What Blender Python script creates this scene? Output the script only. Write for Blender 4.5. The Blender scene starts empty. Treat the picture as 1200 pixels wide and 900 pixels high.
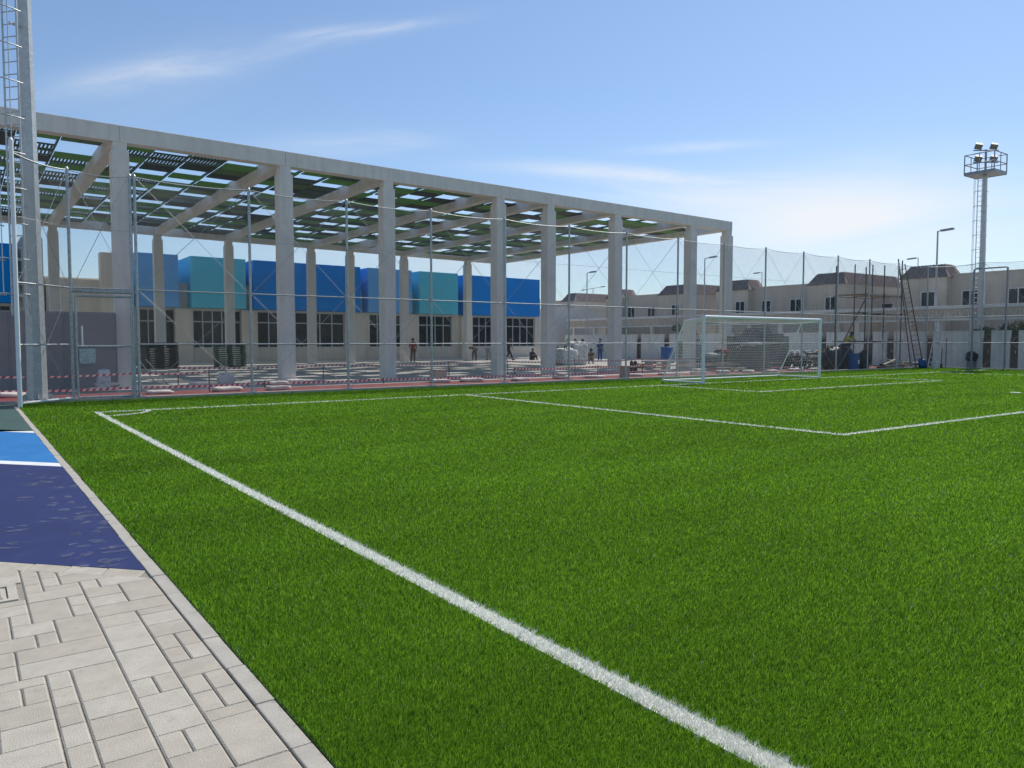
import bpy, bmesh, math, random
import numpy as np
from mathutils import Vector, Matrix
R = math.radians
rnd = random.Random(7)
scn = bpy.context.scene
COL = scn.collection

# ------------------------------------------------------------------ camera
CAM_H = 1.55
F = 900.0
PITCH = math.atan(50 / 900); YAW = math.atan(645 / 900)
cd = bpy.data.cameras.new('camera'); cam = bpy.data.objects.new('camera', cd); COL.objects.link(cam)
cam.location = (0, 0, CAM_H); cam.rotation_euler = (math.pi / 2 - PITCH, 0, -YAW)
cd.sensor_width = 36; cd.lens = 36 * F / 1200; cd.clip_start = 0.05; cd.clip_end = 3000
scn.camera = cam

# ------------------------------------------------------------------ sun, sky, exposure
SUN_AZ, SUN_EL = R(70), R(50)          # azimuth from +Y towards +X
sd = bpy.data.lights.new('sun', 'SUN'); sun = bpy.data.objects.new('sun', sd); COL.objects.link(sun)
sd.energy = 2.6; sd.angle = R(0.5); sd.color = (1.0, 0.955, 0.88)
sv = Vector((math.sin(SUN_AZ) * math.cos(SUN_EL), math.cos(SUN_AZ) * math.cos(SUN_EL), math.sin(SUN_EL)))
sun.rotation_euler = sv.to_track_quat('Z', 'Y').to_euler()
sun.location = (0, 0, 60)
scn.view_settings.view_transform = 'Standard'; scn.view_settings.look = 'None'
scn.view_settings.exposure = 0.72; scn.view_settings.gamma = 1

_fw = Vector((math.sin(YAW) * math.cos(PITCH), math.cos(YAW) * math.cos(PITCH), -math.sin(PITCH)))
_rt = Vector((math.cos(YAW), -math.sin(YAW), 0)); _up = _rt.cross(_fw)
def ray(u, v): return _fw * F + _rt * (u - 600) - _up * (v - 450)
def gp(u, v, z=0.0):                    # a point of the photograph on the ground
    d = ray(u, v); t = (z - CAM_H) / d.z; return Vector((d.x * t, d.y * t, z))
def onY(u, v, Y): d = ray(u, v); t = Y / d.y; return Vector((d.x * t, Y, CAM_H + d.z * t))
def onX(u, v, X): d = ray(u, v); t = X / d.x; return Vector((X, d.y * t, CAM_H + d.z * t))

W = bpy.data.worlds.new('World'); scn.world = W; W.use_nodes = True
nt = W.node_tree; nt.nodes.clear()
def N(t, **k):
    n = nt.nodes.new(t)
    for a, b in k.items(): setattr(n, a, b)
    return n
def math_(op, a, b=None):
    n = N('ShaderNodeMath', operation=op)
    for i, x in enumerate((a, b)):
        if x is None: continue
        if isinstance(x, (int, float)): n.inputs[i].default_value = x
        else: nt.links.new(x, n.inputs[i])
    return n.outputs[0]
sky = N('ShaderNodeTexSky'); sky.sky_type = 'NISHITA'; sky.sun_disc = False
sky.sun_elevation = SUN_EL; sky.sun_rotation = SUN_AZ; sky.air_density = 1.0; sky.dust_density = 0.35; sky.ozone_density = 2.0
gm = N('ShaderNodeGamma'); gm.inputs['Gamma'].default_value = .85; nt.links.new(sky.outputs[0], gm.inputs['Color'])
sc_ = N('ShaderNodeMix', data_type='RGBA', blend_type='MULTIPLY'); sc_.inputs['Factor'].default_value = 1; nt.links.new(gm.outputs[0], sc_.inputs['A']); sc_.inputs['B'].default_value = (.645, .735, .84, 1)
skyc = sc_.outputs['Result']
tc = N('ShaderNodeTexCoord')
def dotn(vec):
    n = N('ShaderNodeVectorMath', operation='DOT_PRODUCT'); nt.links.new(tc.outputs['Generated'], n.inputs[0]); n.inputs[1].default_value = vec
    return n.outputs['Value']
def gauss(x, c, s):
    y = math_('DIVIDE', math_('SUBTRACT', x, c), s)
    return math_('POWER', 2.718, math_('MULTIPLY', math_('MULTIPLY', y, y), -1.0))
def cirrus(p, q, wid, strength, nscale, stretch, seed, lo=.35, hi=.75):
    a = ray(*p).normalized(); b = ray(*q).normalized(); c = ((a + b) / 2).normalized()
    t = (b - a).normalized(); n = t.cross(c).normalized()
    half = (b - a).length / 2
    dt, dn = dotn(t), dotn(n)
    m = math_('MULTIPLY', gauss(dt, c.dot(t), half * .75), gauss(dn, c.dot(n), wid))
    cx = N('ShaderNodeCombineXYZ'); nt.links.new(math_('MULTIPLY', dt, 1 / stretch), cx.inputs[0]); nt.links.new(dn, cx.inputs[1]); cx.inputs[2].default_value = seed
    nz = N('ShaderNodeTexNoise'); nz.inputs['Scale'].default_value = nscale; nz.inputs['Detail'].default_value = 7; nz.inputs['Roughness'].default_value = .62; nz.inputs['Distortion'].default_value = .7
    nt.links.new(cx.outputs[0], nz.inputs['Vector'])
    mr = N('ShaderNodeMapRange'); mr.interpolation_type = 'SMOOTHSTEP'; mr.inputs[1].default_value = lo; mr.inputs[2].default_value = hi
    nt.links.new(nz.outputs['Fac'], mr.inputs[0])
    hemi = math_('GREATER_THAN', dotn(c), 0.3)
    return math_('MULTIPLY', math_('MULTIPLY', math_('MULTIPLY', m, mr.outputs[0]), strength), hemi)
clouds = [cirrus((10, 118), (520, 24), .011, .27, 20, 6, 21.0, .3, .7), cirrus((300, 47), (520, 25), .0055, .55, 22, 5, 1.3, .3, .65), cirrus((30, 112), (400, 42), .015, .5, 17, 4, 2.2, .3, .75), cirrus((0, 150), (330, 62), .04, .16, 7, 3, 4.2),
          cirrus((260, 176), (560, 160), .016, .40, 9, 5, 3.1, .3, .7), cirrus((560, 194), (980, 218), .011, .65, 20, 6, 5.7, .3, .7), cirrus((620, 225), (1000, 235), .03, .5, 8, 4, 6.7, .3, .7),
          cirrus((720, 178), (920, 166), .006, .45, 12, 6, 7.7, .3, .7), cirrus((760, 268), (1330, 272), .060, 1.0, 9, 6, 8.8, .15, .6),
          cirrus((900, 205), (1400, 195), .03, .3, 7, 5, 9.3), cirrus((150, 310), (800, 310), .06, .45, 5, 4, 11.1)]
acc = clouds[0]
for c in clouds[1:]: acc = math_('ADD', acc, c)
acc = math_('MINIMUM', acc, .9)
mx = N('ShaderNodeMix', data_type='RGBA'); nt.links.new(acc, mx.inputs['Factor']); nt.links.new(skyc, mx.inputs['A'])
mx.inputs['B'].default_value = (4.4, 4.5, 4.6, 1)
bg = N('ShaderNodeBackground'); bg.inputs['Strength'].default_value = 0.125
nt.links.new(mx.outputs['Result'], bg.inputs['Color'])
wo = N('ShaderNodeOutputWorld'); nt.links.new(bg.outputs[0], wo.inputs['Surface'])

# ------------------------------------------------------------------ materials
def M(name, col, rough=.8, metal=0.0, var=.14, scale=3.0, bump=0.0, bscale=60.0, col2=None, lo=.42, hi=.62, spec=.5, trans=0.0):
    m = bpy.data.materials.new(name); m.use_nodes = True; t = m.node_tree; n = t.nodes; p = n['Principled BSDF']
    p.inputs['Roughness'].default_value = rough; p.inputs['Metallic'].default_value = metal; p.inputs['Specular IOR Level'].default_value = spec
    tcx = n.new('ShaderNodeTexCoord')
    nz = n.new('ShaderNodeTexNoise'); nz.inputs['Scale'].default_value = scale; nz.inputs['Detail'].default_value = 6; nz.inputs['Roughness'].default_value = .6
    t.links.new(tcx.outputs['Object'], nz.inputs['Vector'])
    mr = n.new('ShaderNodeMapRange'); mr.inputs[1].default_value = .3; mr.inputs[2].default_value = .7; mr.inputs[3].default_value = 1 - var; mr.inputs[4].default_value = 1 + var
    t.links.new(nz.outputs['Fac'], mr.inputs[0])
    mul = n.new('ShaderNodeMix'); mul.data_type = 'RGBA'; mul.blend_type = 'MULTIPLY'; mul.inputs['Factor'].default_value = 1
    mul.inputs['A'].default_value = (*col, 1); t.links.new(mr.outputs[0], mul.inputs['B'])
    out = mul.outputs['Result']
    if col2:
        nz2 = n.new('ShaderNodeTexNoise'); nz2.inputs['Scale'].default_value = scale * 2.3; nz2.inputs['Detail'].default_value = 8
        t.links.new(tcx.outputs['Object'], nz2.inputs['Vector'])
        m2 = n.new('ShaderNodeMapRange'); m2.inputs[1].default_value = lo; m2.inputs[2].default_value = hi; t.links.new(nz2.outputs['Fac'], m2.inputs[0])
        mm = n.new('ShaderNodeMix'); mm.data_type = 'RGBA'; t.links.new(m2.outputs[0], mm.inputs['Factor']); t.links.new(out, mm.inputs['A']); mm.inputs['B'].default_value = (*col2, 1)
        out = mm.outputs['Result']
    t.links.new(out, p.inputs['Base Color'])
    if bump:
        nb = n.new('ShaderNodeTexNoise'); nb.inputs['Scale'].default_value = bscale; nb.inputs['Detail'].default_value = 5
        t.links.new(tcx.outputs['Object'], nb.inputs['Vector'])
        b = n.new('ShaderNodeBump'); b.inputs['Strength'].default_value = bump; b.inputs['Distance'].default_value = .02
        t.links.new(nb.outputs['Fac'], b.inputs['Height']); t.links.new(b.outputs[0], p.inputs['Normal'])
    if trans:
        tr = n.new('ShaderNodeBsdfTranslucent'); t.links.new(out, tr.inputs['Color'])
        ms = n.new('ShaderNodeMixShader'); ms.inputs[0].default_value = trans
        t.links.new(p.outputs[0], ms.inputs[1]); t.links.new(tr.outputs[0], ms.inputs[2]); t.links.new(ms.outputs[0], n['Material Output'].inputs['Surface'])
    return m

def blade_mat(name, c_dark, c_light, trans, rough, patch=.25):
    m = bpy.data.materials.new(name); m.use_nodes = True; t = m.node_tree; n = t.nodes; p = n['Principled BSDF']
    at = n.new('ShaderNodeAttribute'); at.attribute_name = 'tint'
    mm = n.new('ShaderNodeMix'); mm.data_type = 'RGBA'; mm.inputs['A'].default_value = (*c_dark, 1); mm.inputs['B'].default_value = (*c_light, 1)
    t.links.new(at.outputs['Fac'], mm.inputs['Factor'])
    tcx = n.new('ShaderNodeTexCoord'); nz = n.new('ShaderNodeTexNoise'); nz.inputs['Scale'].default_value = .55; nz.inputs['Detail'].default_value = 4
    mpg = n.new('ShaderNodeMapping'); mpg.inputs['Scale'].default_value = (.35, 1.5, 1); mpg.inputs['Rotation'].default_value = (0, 0, .06)
    t.links.new(tcx.outputs['Object'], mpg.inputs['Vector']); t.links.new(mpg.outputs[0], nz.inputs['Vector'])
    mr = n.new('ShaderNodeMapRange'); mr.inputs[1].default_value = .3; mr.inputs[2].default_value = .7; mr.inputs[3].default_value = 1 - patch; mr.inputs[4].default_value = 1 + patch
    t.links.new(nz.outputs['Fac'], mr.inputs[0])
    mul = n.new('ShaderNodeMix'); mul.data_type = 'RGBA'; mul.blend_type = 'MULTIPLY'; mul.inputs['Factor'].default_value = 1
    t.links.new(mm.outputs['Result'], mul.inputs['A']); t.links.new(mr.outputs[0], mul.inputs['B'])
    t.links.new(mul.outputs['Result'], p.inputs['Base Color']); p.inputs['Roughness'].default_value = rough; p.inputs['Specular IOR Level'].default_value = .18
    tr = n.new('ShaderNodeBsdfTranslucent'); t.links.new(mul.outputs['Result'], tr.inputs['Color'])
    ms = n.new('ShaderNodeMixShader'); ms.inputs[0].default_value = trans
    t.links.new(p.outputs[0], ms.inputs[1]); t.links.new(tr.outputs[0], ms.inputs[2]); t.links.new(ms.outputs[0], n['Material Output'].inputs['Surface'])
    return m

def wire_mat(name, col, rough, metal):
    m = bpy.data.materials.new(name); m.use_nodes = True; p = m.node_tree.nodes['Principled BSDF']
    p.inputs['Base Color'].default_value = (*col, 1); p.inputs['Roughness'].default_value = rough; p.inputs['Metallic'].default_value = metal
    return m

def glass_mat(name, col):
    m = M(name, col, rough=.06, var=.3, scale=.5, spec=.35); return m

mt = {}
mt['sand'] = M('sand', (.36, .30, .23), .95, var=.2, scale=.4, bump=.4, bscale=8)
mt['concrete'] = M('concrete', (.75, .715, .65), .85, var=.05, scale=1.2, bump=.08, bscale=30, col2=(.68, .645, .58), lo=.5, hi=.75)
def streaks(m, amt):
    t = m.node_tree; n = t.nodes; p = n['Principled BSDF']; src = p.inputs['Base Color'].links[0].from_socket
    g = n.new('ShaderNodeTexCoord'); mp = n.new('ShaderNodeMapping'); mp.inputs['Scale'].default_value = (5, 5, .35); z = n.new('ShaderNodeTexNoise'); z.inputs['Scale'].default_value = 1; z.inputs['Detail'].default_value = 7
    t.links.new(g.outputs['Object'], mp.inputs['Vector']); t.links.new(mp.outputs[0], z.inputs['Vector'])
    q = n.new('ShaderNodeMapRange'); q.inputs[1].default_value = .45; q.inputs[2].default_value = .72; q.inputs[3].default_value = 1; q.inputs[4].default_value = 1 - amt
    t.links.new(z.outputs['Fac'], q.inputs[0]); x = n.new('ShaderNodeMix'); x.data_type = 'RGBA'; x.blend_type = 'MULTIPLY'; x.inputs['Factor'].default_value = 1
    t.links.new(src, x.inputs['A']); t.links.new(q.outputs[0], x.inputs['B']); t.links.new(x.outputs['Result'], p.inputs['Base Color'])
streaks(mt['concrete'], .10)
mt['plaza'] = M('plaza_concrete', (.44, .41, .36), .9, var=.16, scale=.5, bump=.1, bscale=20, col2=(.31, .29, .26), lo=.5, hi=.62)
mt['paver'] = M('paver', (.445, .40, .322), .9, var=.10, scale=7, bump=.35, bscale=160, col2=(.385, .35, .295), lo=.55, hi=.75)
mt['joint'] = M('joint_sand', (.27, .245, .20), .95, var=.2, scale=30)
mt['kerb'] = M('kerb_concrete', (.42, .385, .325), .9, var=.12, scale=6, bump=.3, bscale=140, col2=(.40, .37, .32), lo=.55, hi=.75)
mt['turf'] = M('turf_backing', (.045, .12, .012), .95, var=.3, scale=60, bump=.8, bscale=260)
mt['blade'] = blade_mat('turf_fibre', (.080, .205, .010), (.30, .52, .036), .55, .55, .17)
mt['white_blade'] = blade_mat('white_fibre', (.76, .75, .69), (.93, .92, .86), .25, .6, .04)
mt['line'] = M('line_backing', (.62, .64, .55), .9, var=.15, scale=40)
mt['royal'] = M('royal_blue_court', (.011, .024, .118), .85, var=.16, scale=2.0, bump=.5, bscale=260, col2=(.026, .04, .135), lo=.55, hi=.8)
mt['sky_blue'] = M('light_blue_court', (.010, .175, .46), .85, var=.1, scale=1.5, bump=.5, bscale=260, col2=(.05, .22, .47), lo=.55, hi=.8)
mt['court_green'] = M('dark_green_court', (.045, .095, .085), .85, var=.15, scale=1.5, bump=.5, bscale=260)
mt['court_white'] = M('court_line_paint', (.72, .72, .70), .8, var=.1, scale=6)
mt['dust'] = M('dust_print', (.13, .14, .22), .95, var=.25, scale=25)
mt['track'] = M('red_track', (.20, .036, .036), .9, var=.18, scale=1.0, bump=.3, bscale=120, col2=(.27, .10, .095), lo=.5, hi=.7)
mt['galv'] = M('galvanised_steel', (.40, .42, .43), .5, .55, var=.22, scale=9, col2=(.52, .53, .53), lo=.5, hi=.6)
mt['mast_steel'] = M('pale_galvanised_mast', (.52, .53, .52), .45, .35, var=.10, scale=5, col2=(.60, .605, .595), lo=.5, hi=.62)
mt['galv_dark'] = M('weathered_steel', (.30, .31, .33), .5, .6, var=.2, scale=5)
mt['wire'] = wire_mat('chain_link_wire', (.22, .23, .23), .55, .3)
mt['white_metal'] = M('white_paint_metal', (.80, .81, .80), .4, var=.05, scale=4)
mt['net'] = wire_mat('white_net_cord', (.82, .82, .80), .8, 0)
mt['green_panel'] = M('green_roof_panel', (.17, .36, .13), .6, var=.1, scale=2, trans=.28)
mt['mid_panel'] = M('olive_roof_panel', (.14, .22, .11), .6, var=.1, scale=2, trans=.18)
mt['dark_panel'] = M('dark_roof_panel', (.030, .045, .040), .55, var=.15, scale=2)
mt['slat'] = M('dark_green_slat', (.085, .12, .085), .6, var=.1, scale=4)
mt['beige'] = M('beige_render', (.68, .62, .525), .9, var=.06, scale=.7, bump=.1, bscale=25)
mt['steel_blue'] = M('steel_blue_panel', (.15, .41, .76), .7, var=.04, scale=1, spec=.15)
mt['teal'] = M('teal_panel', (.11, .55, .70), .7, var=.04, scale=1, spec=.15)
mt['deep_blue'] = M('deep_blue_panel', (.003, .235, .68), .7, var=.04, scale=1, spec=.15)
mt['glass'] = glass_mat('dark_glass', (.008, .018, .024))
mt['alu'] = M('aluminium_frame', (.55, .56, .56), .45, .3, var=.05)
mt['white'] = M('white_render', (.66, .655, .63), .85, var=.06, scale=.8, bump=.05, bscale=20)
mt['grey_white'] = M('grey_white_wall', (.72, .72, .69), .85, var=.08, scale=.7, col2=(.62, .62, .59), lo=.55, hi=.8)
mt['house'] = M('house_render', (.56, .49, .405), .9, var=.07, scale=.5, bump=.1, bscale=20, col2=(.50, .435, .36), lo=.5, hi=.8)
streaks(mt['house'], .16); streaks(mt['grey_white'], .2); streaks(mt['beige'], .12)
mt['tile'] = M('brown_roof_tile', (.22, .175, .15), .7, var=.3, scale=4, bump=.6, bscale=12)
mt['pink_tile'] = M('pink_roof_tile', (.33, .235, .195), .7, var=.35, scale=5, bump=.6, bscale=12)
mt['brown'] = M('brown_gate', (.085, .052, .034), .6, var=.15, scale=2)
mt['hoarding'] = M('mauve_grey_hoarding', (.255, .242, .238), .75, var=.06, scale=1)
mt['tape_red'] = M('tape_red', (.55, .035, .045), .5, var=.08)
mt['tape_white'] = M('tape_white', (.80, .78, .76), .5, var=.06)
mt['bag'] = M('cement_bag', (.66, .58, .53), .85, var=.15, scale=8, bump=.5, bscale=30, col2=(.55, .25, .25), lo=.60, hi=.68)
mt['bag_white'] = M('bulk_bag', (.62, .63, .62), .85, var=.15, scale=3, bump=.7, bscale=14, col2=(.40, .42, .43), lo=.5, hi=.6)
mt['pallet_dark'] = M('black_plastic', (.016, .022, .020), .55, var=.25, scale=5)
mt['pallet_green'] = M('green_plastic', (.03, .10, .045), .55, var=.25, scale=5)
mt['grey_block'] = M('grey_block', (.17, .17, .165), .9, var=.3, scale=6, bump=.5, bscale=25, col2=(.27, .265, .255), lo=.5, hi=.6)
mt['timber'] = M('site_timber', (.40, .31, .20), .8, var=.25, scale=6)
mt['brown_timber'] = M('reddish_timber', (.24, .12, .065), .8, var=.3, scale=6)
mt['rust'] = M('rusty_scaffold_tube', (.13, .10, .085), .65, .3, var=.35, scale=6)
mt['blue_drum'] = M('blue_plastic', (.018, .10, .33), .45, var=.1)
mt['black'] = M('black_plastic_sheet', (.012, .012, .014), .5, var=.3, scale=6)
mt['blue_sheet'] = M('blue_tarpaulin', (.03, .09, .22), .6, var=.2, scale=4, bump=.5, bscale=15)
mt['skin'] = M('skin', (.20, .11, .07), .6, var=.08)
mt['hair'] = M('black_hair', (.010, .009, .008), .6, var=.1)
for k, c in dict(cl_yellow=(.62, .55, .06), cl_blue=(.03, .07, .25), cl_dark=(.03, .03, .035), cl_brown=(.16, .10, .07), cl_grey=(.30, .30, .30), cl_red=(.35, .06, .05), cl_navy=(.02, .03, .08), cl_khaki=(.30, .26, .18), cl_light=(.55, .55, .52), helmet_white=(.8, .8, .78), helmet_yellow=(.75, .5, .03)).items():
    mt[k] = M(k, c, .85, var=.12, scale=14, bump=.3, bscale=30)
mt['lens'] = M('floodlight_lens', (.24, .22, .18), .2, var=.15, scale=20)
mt['leaf'] = M('leaf', (.045, .085, .028), .7, var=.35, scale=6, trans=.25)
mt['bark'] = M('bark', (.12, .09, .06), .9, var=.3, scale=10)

# ------------------------------------------------------------------ mesh builder
class MB:
    def __init__(s): s.v = []; s.f = []; s.m = []; s.s = []
    def add(s, vs, fs, m=0, sm=False):
        o = len(s.v); s.v += [tuple(x) for x in vs]
        for f in fs: s.f.append([o + i for i in f]); s.m.append(m); s.s.append(sm)
    BF = [(0, 3, 2, 1), (4, 5, 6, 7), (0, 1, 5, 4), (1, 2, 6, 5), (2, 3, 7, 6), (3, 0, 4, 7)]
    def box(s, x0, x1, y0, y1, z0, z1, m=0):
        s.add([(x0, y0, z0), (x1, y0, z0), (x1, y1, z0), (x0, y1, z0), (x0, y0, z1), (x1, y0, z1), (x1, y1, z1), (x0, y1, z1)], s.BF, m); return s
    def prism(s, poly, z0, z1, m=0, inset=0.0):
        n = len(poly); c = Vector((sum(p[0] for p in poly) / n, sum(p[1] for p in poly) / n))
        top = [c + (Vector(p[:2]) - c) * (1 - inset) for p in poly]
        s.add([(p[0], p[1], z0) for p in poly] + [(p[0], p[1], z1) for p in top],
              [tuple(range(n))[::-1], tuple(range(n, 2 * n))] + [(i, (i + 1) % n, n + (i + 1) % n, n + i) for i in range(n)], m); return s
    def tube(s, p, q, r0, r1=None, n=8, m=0, caps=True, sm=True):
        p = Vector(p); q = Vector(q); r1 = r0 if r1 is None else r1
        d = (q - p).normalized(); a = d.orthogonal().normalized(); b = d.cross(a)
        if abs(d.z) > .99: a = Vector((math.cos(math.pi / n), math.sin(math.pi / n), 0)); b = d.cross(a).normalized()
        vs = []
        for c, r in ((p, r0), (q, r1)):
            for i in range(n):
                t = 2 * math.pi * i / n; vs.append(c + (a * math.cos(t) + b * math.sin(t)) * r)
        s.add(vs, [(i, (i + 1) % n, n + (i + 1) % n, n + i) for i in range(n)], m, sm)
        if caps: s.add(vs, [tuple(range(n))[::-1], tuple(range(n, 2 * n))], m)
        return s
    def path(s, pts, r, n=6, m=0):
        for a, b in zip(pts, pts[1:]): s.tube(a, b, r, r, n, m)
        return s
    def beam(s, p, q, w, h, m=0, updir=(0, 0, 1)):          # rectangular bar; w sideways, h along updir
        p = Vector(p); q = Vector(q); d = (q - p).normalized(); u = Vector(updir)
        sd_ = d.cross(u).normalized(); u = sd_.cross(d).normalized()
        vs = []
        for c in (p, q):
            for a, b in ((-1, -1), (1, -1), (1, 1), (-1, 1)): vs.append(c + sd_ * (a * w / 2) + u * (b * h / 2))
        s.add(vs, [(0, 1, 2, 3), (7, 6, 5, 4), (0, 4, 5, 1), (1, 5, 6, 2), (2, 6, 7, 3), (3, 7, 4, 0)], m); return s
    def lump(s, c, rx, ry, rz, seed=0, e=.6, bumpy=.12, nu=14, nv=8, m=0, flat=True):   # rounded lumpy bag
        r_ = random.Random(seed); ph = [r_.uniform(0, 6.28) for _ in range(8)]; vs = []
        sp = lambda x: math.copysign(abs(x) ** e, x)
        for j in range(nv + 1):
            b = -math.pi / 2 + math.pi * j / nv
            for i in range(nu):
                a = 2 * math.pi * i / nu
                k = 1 + bumpy * (math.sin(3 * a + ph[0] + 2 * b) + .7 * math.sin(5 * a + ph[1] - 3 * b) + .5 * math.sin(2 * b * 3 + ph[2] + a)) / 2
                x, y, z = sp(math.cos(b)) * sp(math.cos(a)) * k, sp(math.cos(b)) * sp(math.sin(a)) * k, sp(math.sin(b)) * k
                if flat: z = max(z, -.9)
                vs.append((c[0] + rx * x, c[1] + ry * y, c[2] + rz * z))
        fs = [(j * nu + i, j * nu + (i + 1) % nu, (j + 1) * nu + (i + 1) % nu, (j + 1) * nu + i) for j in range(nv) for i in range(nu)]
        s.add(vs, fs, m, True); return s
    def rot(s, ang, c):
        ca, sa = math.cos(ang), math.sin(ang)
        s.v = [(c[0] + (x - c[0]) * ca - (y - c[1]) * sa, c[1] + (x - c[0]) * sa + (y - c[1]) * ca, z) for x, y, z in s.v]; return s
    def build(s, name, mats, parent=None, loc=None, bevel=0.0):
        if not isinstance(mats, (list, tuple)): mats = [mats]
        if parent is not None: o = parent_world(parent)
        else: o = Vector(loc) if loc is not None else Vector(s.v[0])
        me = bpy.data.meshes.new(name); me.from_pydata([(x - o.x, y - o.y, z - o.z) for x, y, z in s.v], [], s.f)
        for m in mats: me.materials.append(mt[m] if isinstance(m, str) else m)
        me.polygons.foreach_set('material_index', s.m); me.polygons.foreach_set('use_smooth', s.s); me.update()
        ob = bpy.data.objects.new(name, me); COL.objects.link(ob)
        if parent is not None: ob.parent = parent
        else: ob.location = o
        if bevel:
            b = ob.modifiers.new('bevel', 'BEVEL'); b.width = bevel; b.segments = 2; b.limit_method = 'ANGLE'
        return ob
def parent_world(p):
    o = Vector((0, 0, 0))
    while p is not None: o = o + p.location; p = p.parent
    return o
def tag(o, label=None, cat=None, group=None, kind=None):
    if label: o['label'] = label
    if cat: o['category'] = cat
    if group: o['group'] = group
    if kind: o['kind'] = kind
    return o
def thing(name, loc, label, cat, group=None):
    o = bpy.data.objects.new(name, None); o.empty_display_size = .3; COL.objects.link(o); o.location = loc
    return tag(o, label, cat, group)
def struct(o, label=None): o['kind'] = 'structure'; o['label'] = label or o.name.replace('_', ' '); return o
def copy_part(src, parent, off=(0, 0, 0)):
    c = src.copy(); COL.objects.link(c); c.parent = parent; c.location = Vector(src.location) + Vector(off); return c
def copy_tree(o, parent=None):
    c = o.copy(); COL.objects.link(c)
    if parent: c.parent = parent
    for ch in [x for x in bpy.data.objects if x.parent == o]: copy_tree(ch, c)
    return c
ORD = ['first', 'second', 'third', 'fourth', 'fifth', 'sixth', 'seventh', 'eighth', 'ninth', 'tenth', 'eleventh', 'twelfth', 'thirteenth', 'fourteenth', 'fifteenth', 'sixteenth', 'seventeenth', 'eighteenth', 'nineteenth', 'twentieth']

# ================================================================== THE GROUND
struct(MB().prism([(-900, -300), (1500, -300), (1500, 1500), (-900, 1500)], -1.0, -.06).build('ground', 'sand', loc=(0, 0, 0)), 'sandy ground reaching the horizon')
TX0, TX1, TY0, TY1 = 1.06, 46.0, -6.0, 22.45          # the turf
struct(MB().box(TX0, TX1, TY0, TY1, -.055, 0.0).build('turf', 'turf', loc=(TX0, TY0, 0)), 'artificial turf pitch base')
struct(MB().box(-40, 62, 22.75, 80, -.05, 0.0).build('plaza', 'plaza', loc=(0, 22.75, 0)), 'concrete floor around and under the canopy')
struct(MB().box(46.35, 62, -6, 22.745, -.05, 0.0).build('side_yard', 'plaza', loc=(46.35, 0, 0)), 'concrete strip beside the right fence')
struct(MB().box(-14, 46.3, 23.0, 25.6, 0.0, 0.006).build('running_track', 'track', loc=(0, 23, 0)), 'red running track behind the fence')
kb = MB()
for i in range(80):                                     # fence plinth kerb behind the goal line
    x = -16 + i * .8
    if x > 46: break
    kb.box(x, x + .79, 22.5, 22.7, -.05, .07)
struct(kb.build('plinth_kerb', 'kerb', loc=(0, 22.5, 0), bevel=.008), 'concrete kerb under the fence')
kb = MB()
for i in range(36):
    y = -6 + i * .8
    kb.box(46.08, 46.28, y, y + .79, -.05, .07)
struct(kb.build('side_plinth_kerb', 'kerb', loc=(46, 0, 0), bevel=.008), 'concrete kerb under the right fence')
kb = MB()
for i in range(64):                                     # edging between turf and pavement
    y = -6.0 + i * .44
    if y > 21.6: break
    j = rnd.uniform(-.003, .003)
    kb.box(.972 + j, 1.055 + j, y, y + .436, -.05, .003 + rnd.uniform(-.002, .003))
struct(kb.build('edging_kerb', 'kerb', loc=(1, 0, 0), bevel=.006), 'pale concrete edging along the turf')

# play court surfaces left of the edging
def edge_y(x, y0, s): return y0 + s * x
def slab(name, a, b, mat, label, z=0.0, zb=-.05):       # a, b = (y at x=0, slope) of the near and far edge
    x0, x1 = -14, .969
    o = MB().prism([(x0, edge_y(x0, *a)), (x1, edge_y(x1, *a)), (x1, edge_y(x1, *b)), (x0, edge_y(x0, *b))], zb, z).build(name, mat, loc=(0, edge_y(0, *a), 0))
    return struct(o, label)
e0 = (6.62, -1.03); e1 = (12.05, -1.15); e2 = (16.5, -1.3); e3 = (22.4, 0.0)
slab('royal_blue_court', e0, e1, 'royal', 'royal blue rubber court')
slab('court_line', (e1[0] + .004, e1[1]), (e1[0] + .33, e1[1]), 'court_white', 'white line between dark and light blue court')
slab('light_blue_court', (e1[0] + .334, e1[1]), e2, 'sky_blue', 'light blue rubber court')
slab('far_court_line', (e2[0] + .004, e2[1]), (e2[0] + .36, e2[1]), 'court_white', 'white line between light blue and green court')
slab('green_court', (e2[0] + .364, e2[1]), e3, 'court_green', 'dark green rubber court')
def dust_alpha(m):
    t = m.node_tree; n = t.nodes; p = n['Principled BSDF']; g = n.new('ShaderNodeTexCoord'); z = n.new('ShaderNodeTexNoise'); z.inputs['Scale'].default_value = 14; z.inputs['Detail'].default_value = 6
    t.links.new(g.outputs['Object'], z.inputs['Vector']); q = n.new('ShaderNodeMapRange'); q.inputs[1].default_value = .38; q.inputs[2].default_value = .68; q.inputs[4].default_value = .75
    t.links.new(z.outputs['Fac'], q.inputs[0]); t.links.new(q.outputs[0], p.inputs['Alpha'])
dust_alpha(mt['dust'])
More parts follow.
